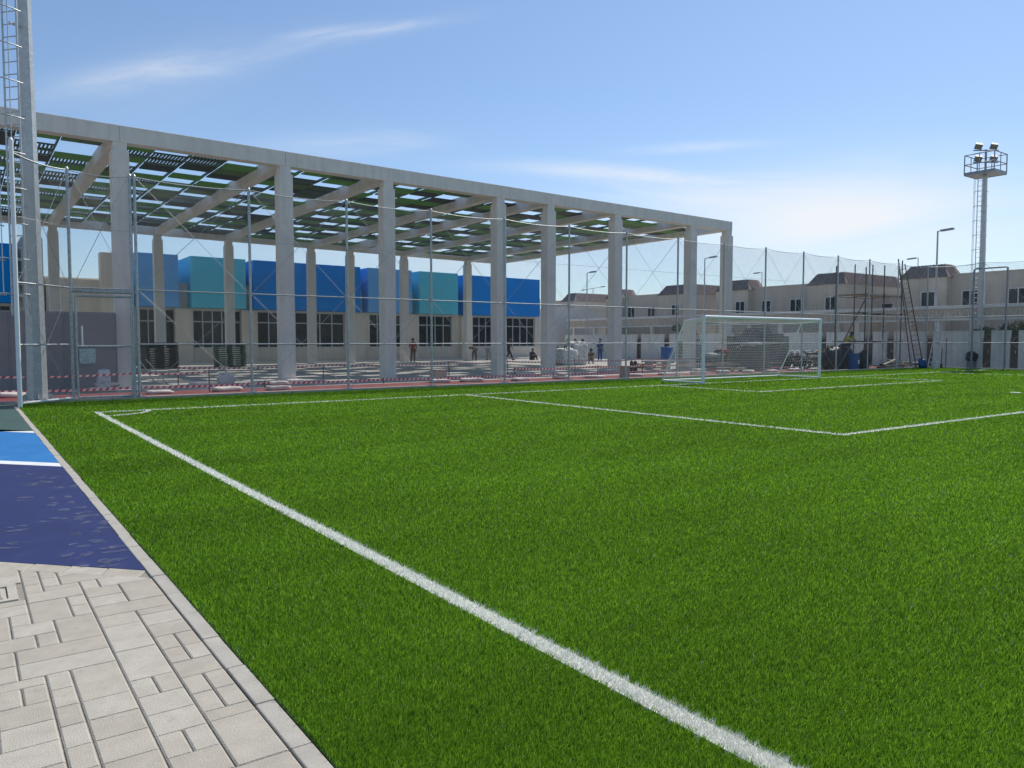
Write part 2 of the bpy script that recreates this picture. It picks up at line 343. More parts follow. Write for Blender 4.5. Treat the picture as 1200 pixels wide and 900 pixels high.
# dusty prints on the royal blue court
dm = MB()
for (u, v) in [(30, 557), (47, 566), (78, 571), (72, 590), (85, 596), (98, 603), (100, 606), (70, 583), (118, 617), (112, 612), (100, 625), (103, 637), (135, 644), (110, 660), (90, 650), (130, 660), (40, 568), (28, 585), (55, 560), (60, 610), (20, 620), (12, 640)]:
    p = gp(u, v); a = rnd.uniform(0, 3.1)
    for dx in (-.05, .05):
        w_, h_ = rnd.uniform(.035, .055), rnd.uniform(.07, .12); pts = []
        for k in range(12):
            t = 2 * math.pi * k / 12; rr = rnd.uniform(.7, 1.15)
            x, y = math.cos(t) * w_ * rr + dx * 1.4, math.sin(t) * h_ * rr
            pts.append((p.x + x * math.cos(a) - y * math.sin(a), p.y + x * math.sin(a) + y * math.cos(a), .0012 + .00008 * len(dm.f)))
        dm.add(pts, [tuple(range(12))])
struct(dm.build('dust_marks', 'dust', loc=(0, 8, 0)), 'dusty footprints on the royal blue court')

# pavers: random ashlar on a 10 cm module, clipped by the oblique blue edge
def clip_poly(poly, a, b, c):                            # keep a*x+b*y<=c
    out = []
    for i in range(len(poly)):
        p, q = poly[i], poly[(i + 1) % len(poly)]
        dp, dq = a * p[0] + b * p[1] - c, a * q[0] + b * q[1] - c
        if dp <= 0: out.append(p)
        if dp * dq < 0:
            t = dp / (dp - dq); out.append((p[0] + (q[0] - p[0]) * t, p[1] + (q[1] - p[1]) * t))
    return out
struct(MB().prism([(-14, -6), (.97, -6), (.97, edge_y(.97, *e0)), (-14, edge_y(-14, *e0))], -.055, -.009).build('paver_bed', 'joint', loc=(0, 0, 0)), 'sand bed in the paver joints')
pb = MB()
GX, GY = 36, 108
occ = np.zeros((GX, GY), bool)
X_R = .968; MH = (-.255, .245, 5.40, 5.80)                  # manhole opening
def cell_xy(i, j): return X_R - i * .1, -3.0 + j * .1
for j in range(GY):
    for i in range(GX):
        x, y = cell_xy(i, j)
        if x - .05 > MH[0] and x - .05 < MH[1] and y + .05 > MH[2] and y + .05 < MH[3]: occ[i, j] = True
sizes = [(4, 2)] * 4 + [(2, 4)] * 2 + [(2, 2)] * 5 + [(3, 2)] * 3 + [(2, 1)] * 2 + [(1, 2)] * 3 + [(3, 4)] * 1
prn = random.Random(21)
for j in range(GY):
    for i in range(GX):
        if occ[i, j]: continue
        cand = sizes[:]; prn.shuffle(cand); cand.append((1, 1))
        for (w, h) in cand:
            if i + w <= GX and j + h <= GY and not occ[i:i + w, j:j + h].any(): break
        occ[i:i + w, j:j + h] = True
        x1, y0 = cell_xy(i, j); x0, y1 = x1 - .1 * w, y0 + .1 * h
        gx, gy = .0035, .0012
        poly = [(x0 + gx, y0 + gy), (x1 - gx, y0 + gy), (x1 - gx, y1 - gy), (x0 + gx, y1 - gy)]
        poly = clip_poly(poly, -e0[1], 1, e0[0] - .22)
        if len(poly) < 3: continue
        z = prn.uniform(-.0012, .0012)
        c = Vector((sum(p[0] for p in poly) / len(poly), sum(p[1] for p in poly) / len(poly)))
        n = len(poly); bx, by = .007, .0035
        top = []
        for p in poly:
            sx = max(-1, min(1, (c.x - p[0]) * 50)); sy = max(-1, min(1, (c.y - p[1]) * 50)); top.append((p[0] + sx * bx, p[1] + sy * by))
        tone = prn.randrange(3)
        pb.add([(p[0], p[1], -.03) for p in poly] + [(p[0], p[1], z - .005) for p in poly] + [(p[0], p[1], z) for p in top],
               [(k, (k + 1) % n, n + (k + 1) % n, n + k) for k in range(n)] + [(n + k, n + (k + 1) % n, 2 * n + (k + 1) % n, 2 * n + k) for k in range(n)] + [tuple(range(2 * n, 3 * n))], tone)
x = .968                                                   # the cut border course along the blue edge
while x > -3.2:
    w = .2; a0 = edge_y(x, *e0) - .006; a1 = edge_y(x - w + .005, *e0) - .006
    poly = [(x, a0), (x - w + .005, a1), (x - w + .005 - .075, a1 - .145), (x - .075, a0 - .145)]
    poly = poly[::1]
    n = 4; tone = prn.randrange(3)
    pb.add([(p[0], p[1], -.03) for p in poly] + [(p[0], p[1], -.004) for p in poly] + [(poly[0][0] - .007, poly[0][1] - .004, 0), (poly[1][0] + .004, poly[1][1] - .006, 0), (poly[2][0] + .005, poly[2][1] + .003, 0), (poly[3][0] - .004, poly[3][1] + .006, 0)],
           [(k, (k + 1) % n, n + (k + 1) % n, n + k) for k in range(n)] + [(n + k, n + (k + 1) % n, 2 * n + (k + 1) % n, 2 * n + k) for k in range(n)] + [(8, 9, 10, 11)], tone)
    x -= w
mt['paver_b'] = M('paver_warm', (.42, .375, .30), .9, var=.10, scale=7, bump=.35, bscale=160, col2=(.365, .33, .275), lo=.55, hi=.75)
mt['paver_c'] = M('paver_light', (.465, .42, .345), .9, var=.10, scale=7, bump=.35, bscale=160, col2=(.395, .36, .31), lo=.55, hi=.75)
struct(pb.build('pavement', ['paver', 'paver_b', 'paver_c'], loc=(0, 0, 0)), 'cream concrete pavers in a random ashlar pattern')
mh = thing('manhole_cover', ((MH[0] + MH[1]) / 2, (MH[2] + MH[3]) / 2, 0), 'square concrete manhole cover with nested square ridges, set in the pavers', 'manhole cover')
m_ = MB()
a0, a1, b0, b1 = MH[0] + .012, MH[1] - .012, MH[2] + .012, MH[3] - .012
for (q0, q1, q2, q3) in ((a0, a1, b0, b0 + .05), (a0, a1, b1 - .05, b1), (a0, a0 + .05, b0 + .05, b1 - .05), (a1 - .05, a1, b0 + .05, b1 - .05)): m_.box(q0, q1, q2, q3, -.05, .006)
m_.build('frame', 'paver_c', mh, bevel=.003)
m_ = MB().box(a0 + .056, a1 - .056, b0 + .056, b1 - .056, -.05, -.004)
for k in range(4):
    i0, i1, j0, j1 = a0 + .075 + k * .03, a1 - .075 - k * .03, b0 + .075 + k * .03, b1 - .075 - k * .03
    t = .012
    for q in ((i0, i1, j0, j0 + t), (i0, i1, j1 - t, j1), (i0, i0 + t, j0 + t, j1 - t), (i1 - t, i1, j0 + t, j1 - t)): m_.box(*q, -.004, .004)
m_.build('lid', 'paver_c', mh)

# ------------------------------------------------------------------ turf fibres and pitch markings
LW = .055                                                 # half line width
LX, LY = 2.35, 18.70
LINES = {  # name: (x0,x1,y0,y1)
    'touch_line': (LX - LW, LX + LW, -3.0, LY + LW), 'goal_line': (LX + LW, 44.8, LY - LW, LY + LW),
    'penalty_side_line': (11.75 - LW, 11.75 + LW, 7.05 + LW, LY - LW), 'penalty_front_line': (11.75 - LW, 39.2 + LW, 7.05 - LW, 7.05 + LW),
    'far_penalty_side_line': (39.2 - LW, 39.2 + LW, 7.05 + LW, LY - LW),
    'goal_area_side_line': (19.75 - LW, 19.75 + LW, 14.6 + LW, LY - LW), 'goal_area_front_line': (19.75 - LW, 31.2 + LW, 14.6 - LW, 14.6 + LW),
    'far_goal_area_side_line': (31.2 - LW, 31.2 + LW, 14.6 + LW, LY - LW)}
SPOT = (25.6, 9.85, .16); ARC = (LX, LY, 1.0)
def line_id(x, y):
    r = np.full(x.shape, -1)
    jx = x + .012 * np.sin(y * 91.0) + .008 * np.sin(y * 37.0 + x * 60); jy = y + .012 * np.sin(x * 83.0)
    for k, (n_, (a, b, c, d)) in enumerate(LINES.items()): r[(jx >= a) & (jx <= b) & (jy >= c) & (jy <= d)] = k
    dd = np.hypot(x - ARC[0], y - ARC[1]); r[(np.abs(dd - ARC[2]) < LW) & (x > LX + LW) & (y < LY - LW)] = 100
    r[np.hypot(x - SPOT[0], y - SPOT[1]) < SPOT[2]] = 101
    return r
rg = np.random.default_rng(5)
def blades(n, d0, d1):
    """random fibre roots in a wedge of ground seen by the camera (with a wide margin), thinning out and widening with distance"""
    a = rg.uniform(YAW - R(41), YAW + R(41), n); r_ = d0 * (d1 / d0) ** rg.uniform(0, 1, n)
    x, y = r_ * np.sin(a), r_ * np.cos(a)
    k = (x > TX0 + .004) & (x < TX1 - .02) & (y < TY1 - .01) & (y > -2)
    r_ = r_[k]; return x[k], y[k], .029 + .0002 * r_, np.maximum(.0024, .00085 * r_)
bx_, by_, bh_, bw_ = blades(1700000, 1.7, 58.0)
ids = line_id(bx_, by_)
def blade_mesh(name, sel, mat, hmul=1.0):
    x, y, h, w = bx_[sel], by_[sel], bh_[sel] * hmul, bw_[sel]; n = len(x)
    h = h * rg.uniform(.65, 1.25, n); th = rg.uniform(0, 2 * np.pi, n); ln = rg.uniform(.0, .9, n) * h; la = rg.uniform(0, 2 * np.pi, n)
    # fibres brushed a little towards +X -Y
    lx = np.cos(la) * ln + .12 * h; ly = np.sin(la) * ln - .12 * h
    wx, wy = np.cos(th) * w / 2, np.sin(th) * w / 2
    V = np.empty((n, 5, 3), np.float32)
    V[:, 0] = np.stack([x - wx, y - wy, np.full(n, -.004)], 1); V[:, 1] = np.stack([x + wx, y + wy, np.full(n, -.004)], 1)
    V[:, 2] = np.stack([x + wx * .8 + lx * .35, y + wy * .8 + ly * .35, h * .6], 1); V[:, 3] = np.stack([x - wx * .8 + lx * .35, y - wy * .8 + ly * .35, h * .6], 1)
    V[:, 4] = np.stack([x + lx, y + ly, h], 1)
    me = bpy.data.meshes.new(name); me.vertices.add(n * 5); me.vertices.foreach_set('co', V.ravel())
    base = (np.arange(n) * 5)[:, None]
    L = np.concatenate([base + np.array([[0, 1, 2, 3]]), base + np.array([[3, 2, 4]])], 1).ravel()
    me.loops.add(len(L)); me.loops.foreach_set('vertex_index', L.astype(np.int32))
    me.polygons.add(2 * n); st = (np.arange(n) * 7)[:, None] + np.array([[0, 4]])
    me.polygons.foreach_set('loop_start', st.ravel().astype(np.int32))
    me.update(calc_edges=True)
    at = me.attributes.new('tint', 'FLOAT', 'FACE'); t = rg.uniform(0, 1, n) ** 1.6; at.data.foreach_set('value', np.repeat(t, 2).astype(np.float32))
    me.materials.append(mt[mat]); o = bpy.data.objects.new(name, me); COL.objects.link(o); return o
flk = rg.uniform(0, 1, len(ids)) < .0012  # a few blades picked at random to get the white material
tag(blade_mesh('scattered_white_blades', (ids < 0) & flk, 'white_blade', .95), 'pale blades scattered over the green turf', 'turf fibres', kind='stuff')
tag(blade_mesh('turf_fibres', (ids < 0) & ~flk, 'blade'), 'short green synthetic turf fibres covering the pitch', 'turf', kind='stuff')
for k, (n_, (a, b, c, d)) in enumerate(LINES.items()):
    o = MB().box(a, b, c, d, -.02, .012).build(n_, 'line', loc=(a, c, 0)); struct(o, 'white ' + n_.replace('_', ' ') + ' of the pitch')
    if (ids == k).any():
        f_ = blade_mesh(n_ + '_fibres', ids == k, 'white_blade', 1.12); f_.parent = o; f_.location = (-a, -c, 0); f_['kind'] = 'stuff'
am = MB(); seg = 24
for i in range(seg):
    t0, t1 = -math.pi / 2 * i / seg, -math.pi / 2 * (i + 1) / seg
    if i == 0: t0 -= .06
    if i == seg - 1: t1 += .06
    P = [(ARC[0] + r_ * math.cos(t), ARC[1] + r_ * math.sin(t)) for r_, t in ((ARC[2] - LW, t0), (ARC[2] - LW, t1), (ARC[2] + LW, t1), (ARC[2] + LW, t0))]
    am.add([(x, y, .012) for x, y in P], [(3, 2, 1, 0)])
o = struct(am.build('corner_arc', 'line', loc=(LX, LY, 0)), 'white corner arc of the pitch')
f_ = blade_mesh('corner_arc_fibres', ids == 100, 'white_blade', 1.1); f_.parent = o; f_.location = (-LX, -LY, 0); f_['kind'] = 'stuff'
struct(MB().tube((SPOT[0], SPOT[1], -.02), (SPOT[0], SPOT[1], .026), SPOT[2], n=20).build('penalty_mark', 'line', loc=(SPOT[0], SPOT[1], 0)), 'white penalty mark')

# ================================================================== THE CANOPY
KS = .0017
def CP(x, y, z=0):
    k = 1 + KS * (x - 4.37); return Vector((x * k, y * k, z))
XS = [-6.6, -1.05, 4.37, 9.79, 13.93, 19.33, 22.13, 26.32, 31.77, 34.72]
YF, YB = 28.0, 50.2
ZT, ZB = 8.50, 7.96
can = thing('canopy', CP(4.37, YF), 'long pale concrete shade canopy with a chequered green louvre roof', 'canopy')
def column(x, y, w):
    c = CP(x, y); o = MB()
    o.box(c.x - w / 2, c.x + w / 2, c.y - w / 2, c.y + w / 2, 0, ZB - .28)
    o.build('column', 'concrete', can, bevel=.02)
    o = MB(); o.box(c.x - w * .40, c.x + w * .40, c.y - w * .40, c.y + w * .40, ZB - .28, ZB + .02); o.build('column_neck', 'concrete', can, bevel=.01)
for x in XS:
    column(x, YF, .52); column(x, YB, .52)
def beam(a, b, w, z0, z1, name):
    o = MB(); a = Vector((a.x, a.y, (z0 + z1) / 2)); b = Vector((b.x, b.y, (z0 + z1) / 2)); o.beam(a, b, w, z1 - z0); return o.build(name, 'concrete', can, bevel=.015)
for i in range(len(XS) - 1):                              # edge beams are cast bay by bay
    e = .22 if i == len(XS) - 2 else -.006
    for y in (YF, YB):
        a, b = CP(XS[i], y), CP(XS[i + 1], y); d = (b - a).normalized(); beam(a, b + d * e, .44, ZB, ZT, 'edge_beam')
for x in XS:
    a, b = CP(x, YF), CP(x, YB); d = (b - a).normalized(); beam(a + d * .225, b - d * .225, .40, ZB + .004, ZT - .06, 'cross_beam')
# purlins and roof panels
NR = 22
panels = []
for i in range(len(XS) - 1):
    xa, xb = XS[i] + .2, XS[i + 1] - .2; nc = max(2, round((xb - xa) / 1.3)); st = (xb - xa) / nc
    o = MB()
    for c in range(1, nc):
        x = xa + c * st; a, b = CP(x, YF + .23, ZT - .10), CP(x, YB - .23, ZT - .10); o.beam(a, b, .045, .10)
    for r_ in range(0, NR + 1):
        pass
    if nc > 1: o.build('purlin', 'slat', can)
    for c in range(nc):
        off = rnd.randrange(8); seq = ['dark', 'open', 'green', 'slat', 'green', 'open', 'slat', 'mid'] if XS[i] < 12 else ['dark', 'open', 'green', 'mid', 'open', 'dark', 'green']
        for r_ in range(NR):
            k = seq[(r_ + off) % len(seq)]
            if rnd.random() < .12: k = rnd.choice(['mid', 'dark', 'green', 'open'])
            if XS[i] < 13 and k == 'mid' and rnd.random() < .4: k = 'slat'
            if k == 'open': continue
            x0, x1 = xa + c * st + .035, xa + (c + 1) * st - .035; y0 = YF + .25 + r_ * (YB - YF - .5) / NR; y1 = y0 + (YB - YF - .5) / NR - .02
            panels.append((k, x0, x1, y0, y1))
def dist(p): c = CP((p[1] + p[2]) / 2, (p[3] + p[4]) / 2, 8) - Vector((0, 0, CAM_H)); return c.length + (1000 if (_rt.dot(c) / _fw.dot(c)) < -.70 else 0)
panels.sort(key=dist)
def panel(mb, k, x0, x1, y0, y1, m=0):
    zc = ZT - .19
    if k == 'slat':
        n = 10; s_ = (x1 - x0) / n
        for q in range(n):
            mb.prism([CP(x0 + q * s_, y0), CP(x0 + q * s_ + s_ * .5, y0), CP(x0 + q * s_ + s_ * .5, y1), CP(x0 + q * s_, y1)], zc - .02, zc + .02, m)
        for yy in (y0, y1 - .16): mb.prism([CP(x0, yy), CP(x1, yy), CP(x1, yy + .16), CP(x0, yy + .16)], zc + .022, zc + .05, m)
    else: mb.prism([CP(x0, y0), CP(x1, y0), CP(x1, y1), CP(x0, y1)], zc - .02, zc + .02, m)
PM = {'slat': 'slat', 'dark': 'dark_panel', 'mid': 'mid_panel', 'green': 'green_panel'}
for p in panels[:100]:
    o = MB(); panel(o, *p); o.build('louvre_panel' if p[0] == 'slat' else 'roof_panel', PM[p[0]], can)
o = MB(); keys = list(PM)
for p in panels[100:]: panel(o, *p, m=keys.index(p[0]))
o = o.build('roof_panels', [PM[k] for k in keys], can); o['kind'] = 'stuff'

# ================================================================== THE SCHOOL BUILDING
def uX(u, Y): return onY(u, 380, Y).x
YW, YBX = 55.0, 53.9
def BP(x, y):
    k = 1 + .0011 * (x - 9); return Vector((x * k, y * k))
sch = thing('school_building', (20, 55, 0), 'long low beige building with blue and teal box fronts behind the canopy', 'building')
def bbox(mb, x0, x1, y0, y1, z0, z1, m=0): return mb.prism([BP(x0, y0), BP(x1, y0), BP(x1, y1), BP(x0, y1)], z0, z1, m)
boxes = [(-30, 20.5, 'deep_blue'), (160, 210.5, 'steel_blue'), (225, 289, 'teal'), (298, 423, 'deep_blue'), (432, 483, 'steel_blue'), (492, 537, 'teal'), (545, 632.5, 'deep_blue')]
wins = [(-28, 14, 3), (163, 205, 4), (226, 283, 5), (300, 345, 3), (346, 404, 4), (433, 471, 4), (491, 530, 4), (554, 578, 3), (593, 627, 4)]
segs = [(uX(a, YW), uX(b, YW), n) for a, b, n in wins]
Z0, Z1 = 1.08, 3.70
wl = MB(); x = uX(-60, YW); XE = uX(632, YW) + .1
for a, b, n in segs:
    bbox(wl, x, a, YW, YW + .5, 0, 5.5); bbox(wl, a, b, YW + .002, YW + .5, 0, Z0); bbox(wl, a, b, YW + .002, YW + .5, Z1, 5.5); x = b
bbox(wl, x, XE, YW, YW + .5, 0, 5.5)
bbox(wl, uX(-60, YW), XE - .01, YW + .51, YW + 14, 0, 5.45)
wl.build('wall', 'beige', sch)
pl = MB(); prev = uX(-60, YW)
for u in (214, 291, 418, 481.5, 545, 585):                 # projecting piers between windows
    pl = MB(); bbox(pl, uX(u, YW) - .55, uX(u, YW) + .55, YW - .35, YW - .003, 0, 3.75); pl.build('pier', 'beige', sch)
pl = MB(); bbox(pl, uX(200, YW), XE + .2, YW - 1.6, YW - .36, 0, .12); pl.build('plinth_step', 'concrete', sch)
bbs = []
for a, b, m in boxes:
    o = MB(); bbox(o, uX(a, YBX), uX(b, YBX), YBX, YBX + 7, 3.80, 7.22 if a < 500 else 7.16); ob = o.build('blue_box', m, sch, bevel=.02); bbs.append(ob)
    ob['label'] = {'deep_blue': 'deep blue panel box', 'steel_blue': 'steel blue panel box', 'teal': 'teal panel box'}[m]
for a, b, n in segs:
    fr = MB(); t = .07
    bbox(fr, a, b, YW + .12, YW + .2, Z0, Z0 + t); bbox(fr, a, b, YW + .12, YW + .2, Z1 - t, Z1); zt = Z0 + (Z1 - Z0) * .68
    bbox(fr, a, b, YW + .11, YW + .2, zt, zt + t)
    for k in range(n + 1):
        xx = a + (b - a - t) * k / n; bbox(fr, xx, xx + t, YW + .115, YW + .2, Z0 + t, Z1 - t)
    f_ = fr.build('window', 'alu', sch)
    g_ = MB(); bbox(g_, a, b, YW + .21, YW + .24, Z0, Z1); g_.build('pane', 'glass', f_)
# taller beige and grey-blue volumes at the left
wv = thing('beige_annex', (6, 54, 0), 'blank beige annex with a raised pier left of the blue boxes', 'building')
o = MB(); o.box(uX(55, 54), uX(126, 54), 54.0, 60, 0, 5.35); o.build('wall', 'beige', wv)
o = MB(); o.box(uX(120, 53), uX(148, 53), 53.0, 53.99, 0, 7.0); o.build('pier', 'beige', wv, bevel=.02)
o = MB(); o.box(uX(28, 53), uX(53, 53), 53.0, 58, 0, 7.6); o.build('tower_slab', M('grey_blue_render', (.30, .36, .40), .85, var=.05, scale=1), wv)

# site hoarding in front of the annex
hd = thing('site_hoarding', gp(90, 455), 'mauve grey panelled site hoarding beyond the fence gate', 'hoarding')
hx0, hx1 = -6.0, onY(137, 420, 27.4).x
n = 7; stp = (hx1 - hx0) / n
o = MB()
for k in range(n): o.box(hx0 + k * stp + .012, hx0 + (k + 1) * stp - .012, 27.4, 27.46, .05, 2.42)
o.build('panel', 'hoarding', hd, bevel=.008)
o = MB(); o.box(hx0, hx1, 27.395, 27.47, 2.421, 2.47)
for k in range(n + 1): o.box(hx0 + k * stp - .011, hx0 + k * stp + .011, 27.38, 27.47, 0, 2.42)
o.build('frame', 'galv_dark', hd)

# ================================================================== SPORTS FENCE
FH = 5.92; FY = 22.6
PX = [3.87 + 3 * k for k in range(15)]; PX[-1] = 46.18
def chain_mesh(wd, ht, sp=.072, r=.0028, seglen=.75):
    o = MB()
    d = Vector((1, 0, 1)).normalized()
    for sgn in (1, -1):
        k = -ht
        while k < wd:
            # line x = k + z (sgn 1) or mirrored
            z0 = max(0, -k); z1 = min(ht, wd - k)
            if z1 - z0 > .05:
                m_ = max(1, int((z1 - z0) / seglen))
                for q in range(m_):
                    za, zb_ = z0 + (z1 - z0) * q / m_, z0 + (z1 - z0) * (q + 1) / m_
                    xa, xb = k + za, k + zb_
                    if sgn < 0: xa, xb = wd - xa, wd - xb
                    yy = .0022 * sgn
                    o.tube((xa, yy, za), (xb, yy, zb_), r, r, 3, caps=False)
            k += sp
    return o
def mesh_obj(name, mb, mats, parent):
    me_o = mb.build(name, mats, parent=None, loc=(0, 0, 0)); me_o.parent = parent; return me_o
def xbrace(parent, a, b, z0, z1, r=.007):
    o = MB(); a = Vector(a); b = Vector(b); n = (b - a).cross(Vector((0, 0, 1))).normalized() * .03
    o.tube(Vector((a.x, a.y, z0)) + n, Vector((b.x, b.y, z1)) + n, r, r, 5)
    o.tube(Vector((a.x, a.y, z1)) - n, Vector((b.x, b.y, z0)) - n, r, r, 5)
    return o.build('brace_cable', 'galv', parent)
def fence_run(root, pts, bays_mesh=True, rails=True, first_post=True, skip_low=()):
    proto = None
    for i, p in enumerate(pts):
        if i == 0 and not first_post: continue
        o = MB(); o.tube((p[0], p[1], -.02), (p[0], p[1], FH), .039, .039, 10); o.tube((p[0], p[1], FH), (p[0], p[1], FH + .05), .05, .02, 10)
        o.box(p[0] - .09, p[0] + .09, p[1] - .09, p[1] + .09, .06, .085)
        o.build('post', 'galv', root)
    for i, (p, q) in enumerate(zip(pts, pts[1:])):
        a, b = Vector((*p, 0)), Vector((*q, 0)); d = (b - a).normalized(); L = (b - a).length
        lo = 2.78 if i in skip_low else 0
        for z, r in ((1.47, .020), (2.92, .020)):
            if z < lo: continue
            o = MB(); o.tube(a + d * .046 + Vector((0, 0, z)), b - d * .046 + Vector((0, 0, z)), r, r, 8); o.build('rail', 'galv', root)
        o = MB(); n_ = 8
        for k in range(n_):
            f0, f1 = k / n_, (k + 1) / n_; sg = lambda f: -.07 * 4 * f * (1 - f)
            o.tube(a.lerp(b, f0) + Vector((0, 0, FH - .03 + sg(f0))), a.lerp(b, f1) + Vector((0, 0, FH - .03 + sg(f1))), .012 if i else .02, None, 5)
        o.build('top_cable', 'galv', root)
        MB().tube(a + Vector((0, 0, 4.45)), b + Vector((0, 0, 4.45)), .006, None, 4).build('middle_cable', 'galv', root)
        xbrace(root, a + d * .05, b - d * .05, 2.95, FH - .05)
        if not lo: xbrace(root, a + d * .05, b - d * .05, .1, 2.9)
        key = (round(L, 2), lo)
        if key not in CHAIN: 
            ob = mesh_obj('chain_link_panel', chain_mesh(L, FH - .1 - max(lo, .08)), 'wire', root); CHAIN[key] = ob
        else:
            ob = CHAIN[key].copy(); COL.objects.link(ob); ob.parent = root
        ob.location = Vector((a.x, a.y, max(lo, .08))) - root.location; ob.rotation_euler = (0, 0, math.atan2(d.y, d.x))
CHAIN = {}
fn = thing('chain_link_fence', (PX[0], FY, 0), 'tall chain link ball fence behind the goal line, with crossed brace cables', 'fence')
fence_run(fn, [(x, FY) for x in PX])
fs = thing('chain_link_fence', (46.18, FY, 0), 'chain link side fence along the right edge of the pitch', 'fence')
fence_run(fs, [(46.18, FY - 3 * k) for k in range(5)], first_post=False)
# corner piece with the gate
fc = thing('chain_link_fence', (1.08, 21.25, 0), 'short chain link corner section with white end post and closed gate', 'fence')
P0, P1, P2 = (1.08, 21.25), (2.32, FY), (PX[0], FY)
o = MB(); o.tube((*P0, -.02), (*P0, FH + .25), .05, .05, 12); o.tube((*P0, FH + .25), (*P0, FH + .3), .05, .02, 12); o.build('post', 'white_metal', fc)
fence_run(fc, [P0, P1, (PX[0] - .11, FY)], first_post=False, skip_low=(1,))
o = MB(); o.tube((*P0, .10), (*P1, .10), .028, None, 8); o.build('rail', 'white_metal', fc)
o = MB(); o.tube((*P1, 2.84), (*P2, 2.84), .04, None, 10); o.build('gate_lintel', 'galv', fc)
gt = MB(); gx0, gx1 = P1[0] + .10, P2[0] - .16
for (a, b) in (((gx0, .1), (gx0, 2.72)), ((gx1, .1), (gx1, 2.72)), ((gx0, 2.72), (gx1, 2.72)), ((gx0, .1), (gx1, .1)), ((gx0, 1.42), (gx1, 1.42))):
    gt.tube((a[0], FY - .02, a[1]), (b[0], FY - .02, b[1]), .029, None, 8)
g_ = gt.build('gate', 'galv', fc)
gm = chain_mesh(gx1 - gx0, 2.6); gm = mesh_obj('gate_mesh', gm, 'wire', g_); gm.location = Vector((gx0, FY - .02, .1)) - parent_world(g_)
o = MB(); o.box(gx0 + .05, gx0 + .42, FY - .05, FY + .01, .98, 1.36); o.build('lock_plate', 'galv', g_)
o = MB(); o.tube((gx0 + .12, FY - .1, 1.42), (gx0 + .12, FY - .1, 1.95), .02); o.build('bolt', 'white_metal', g_)

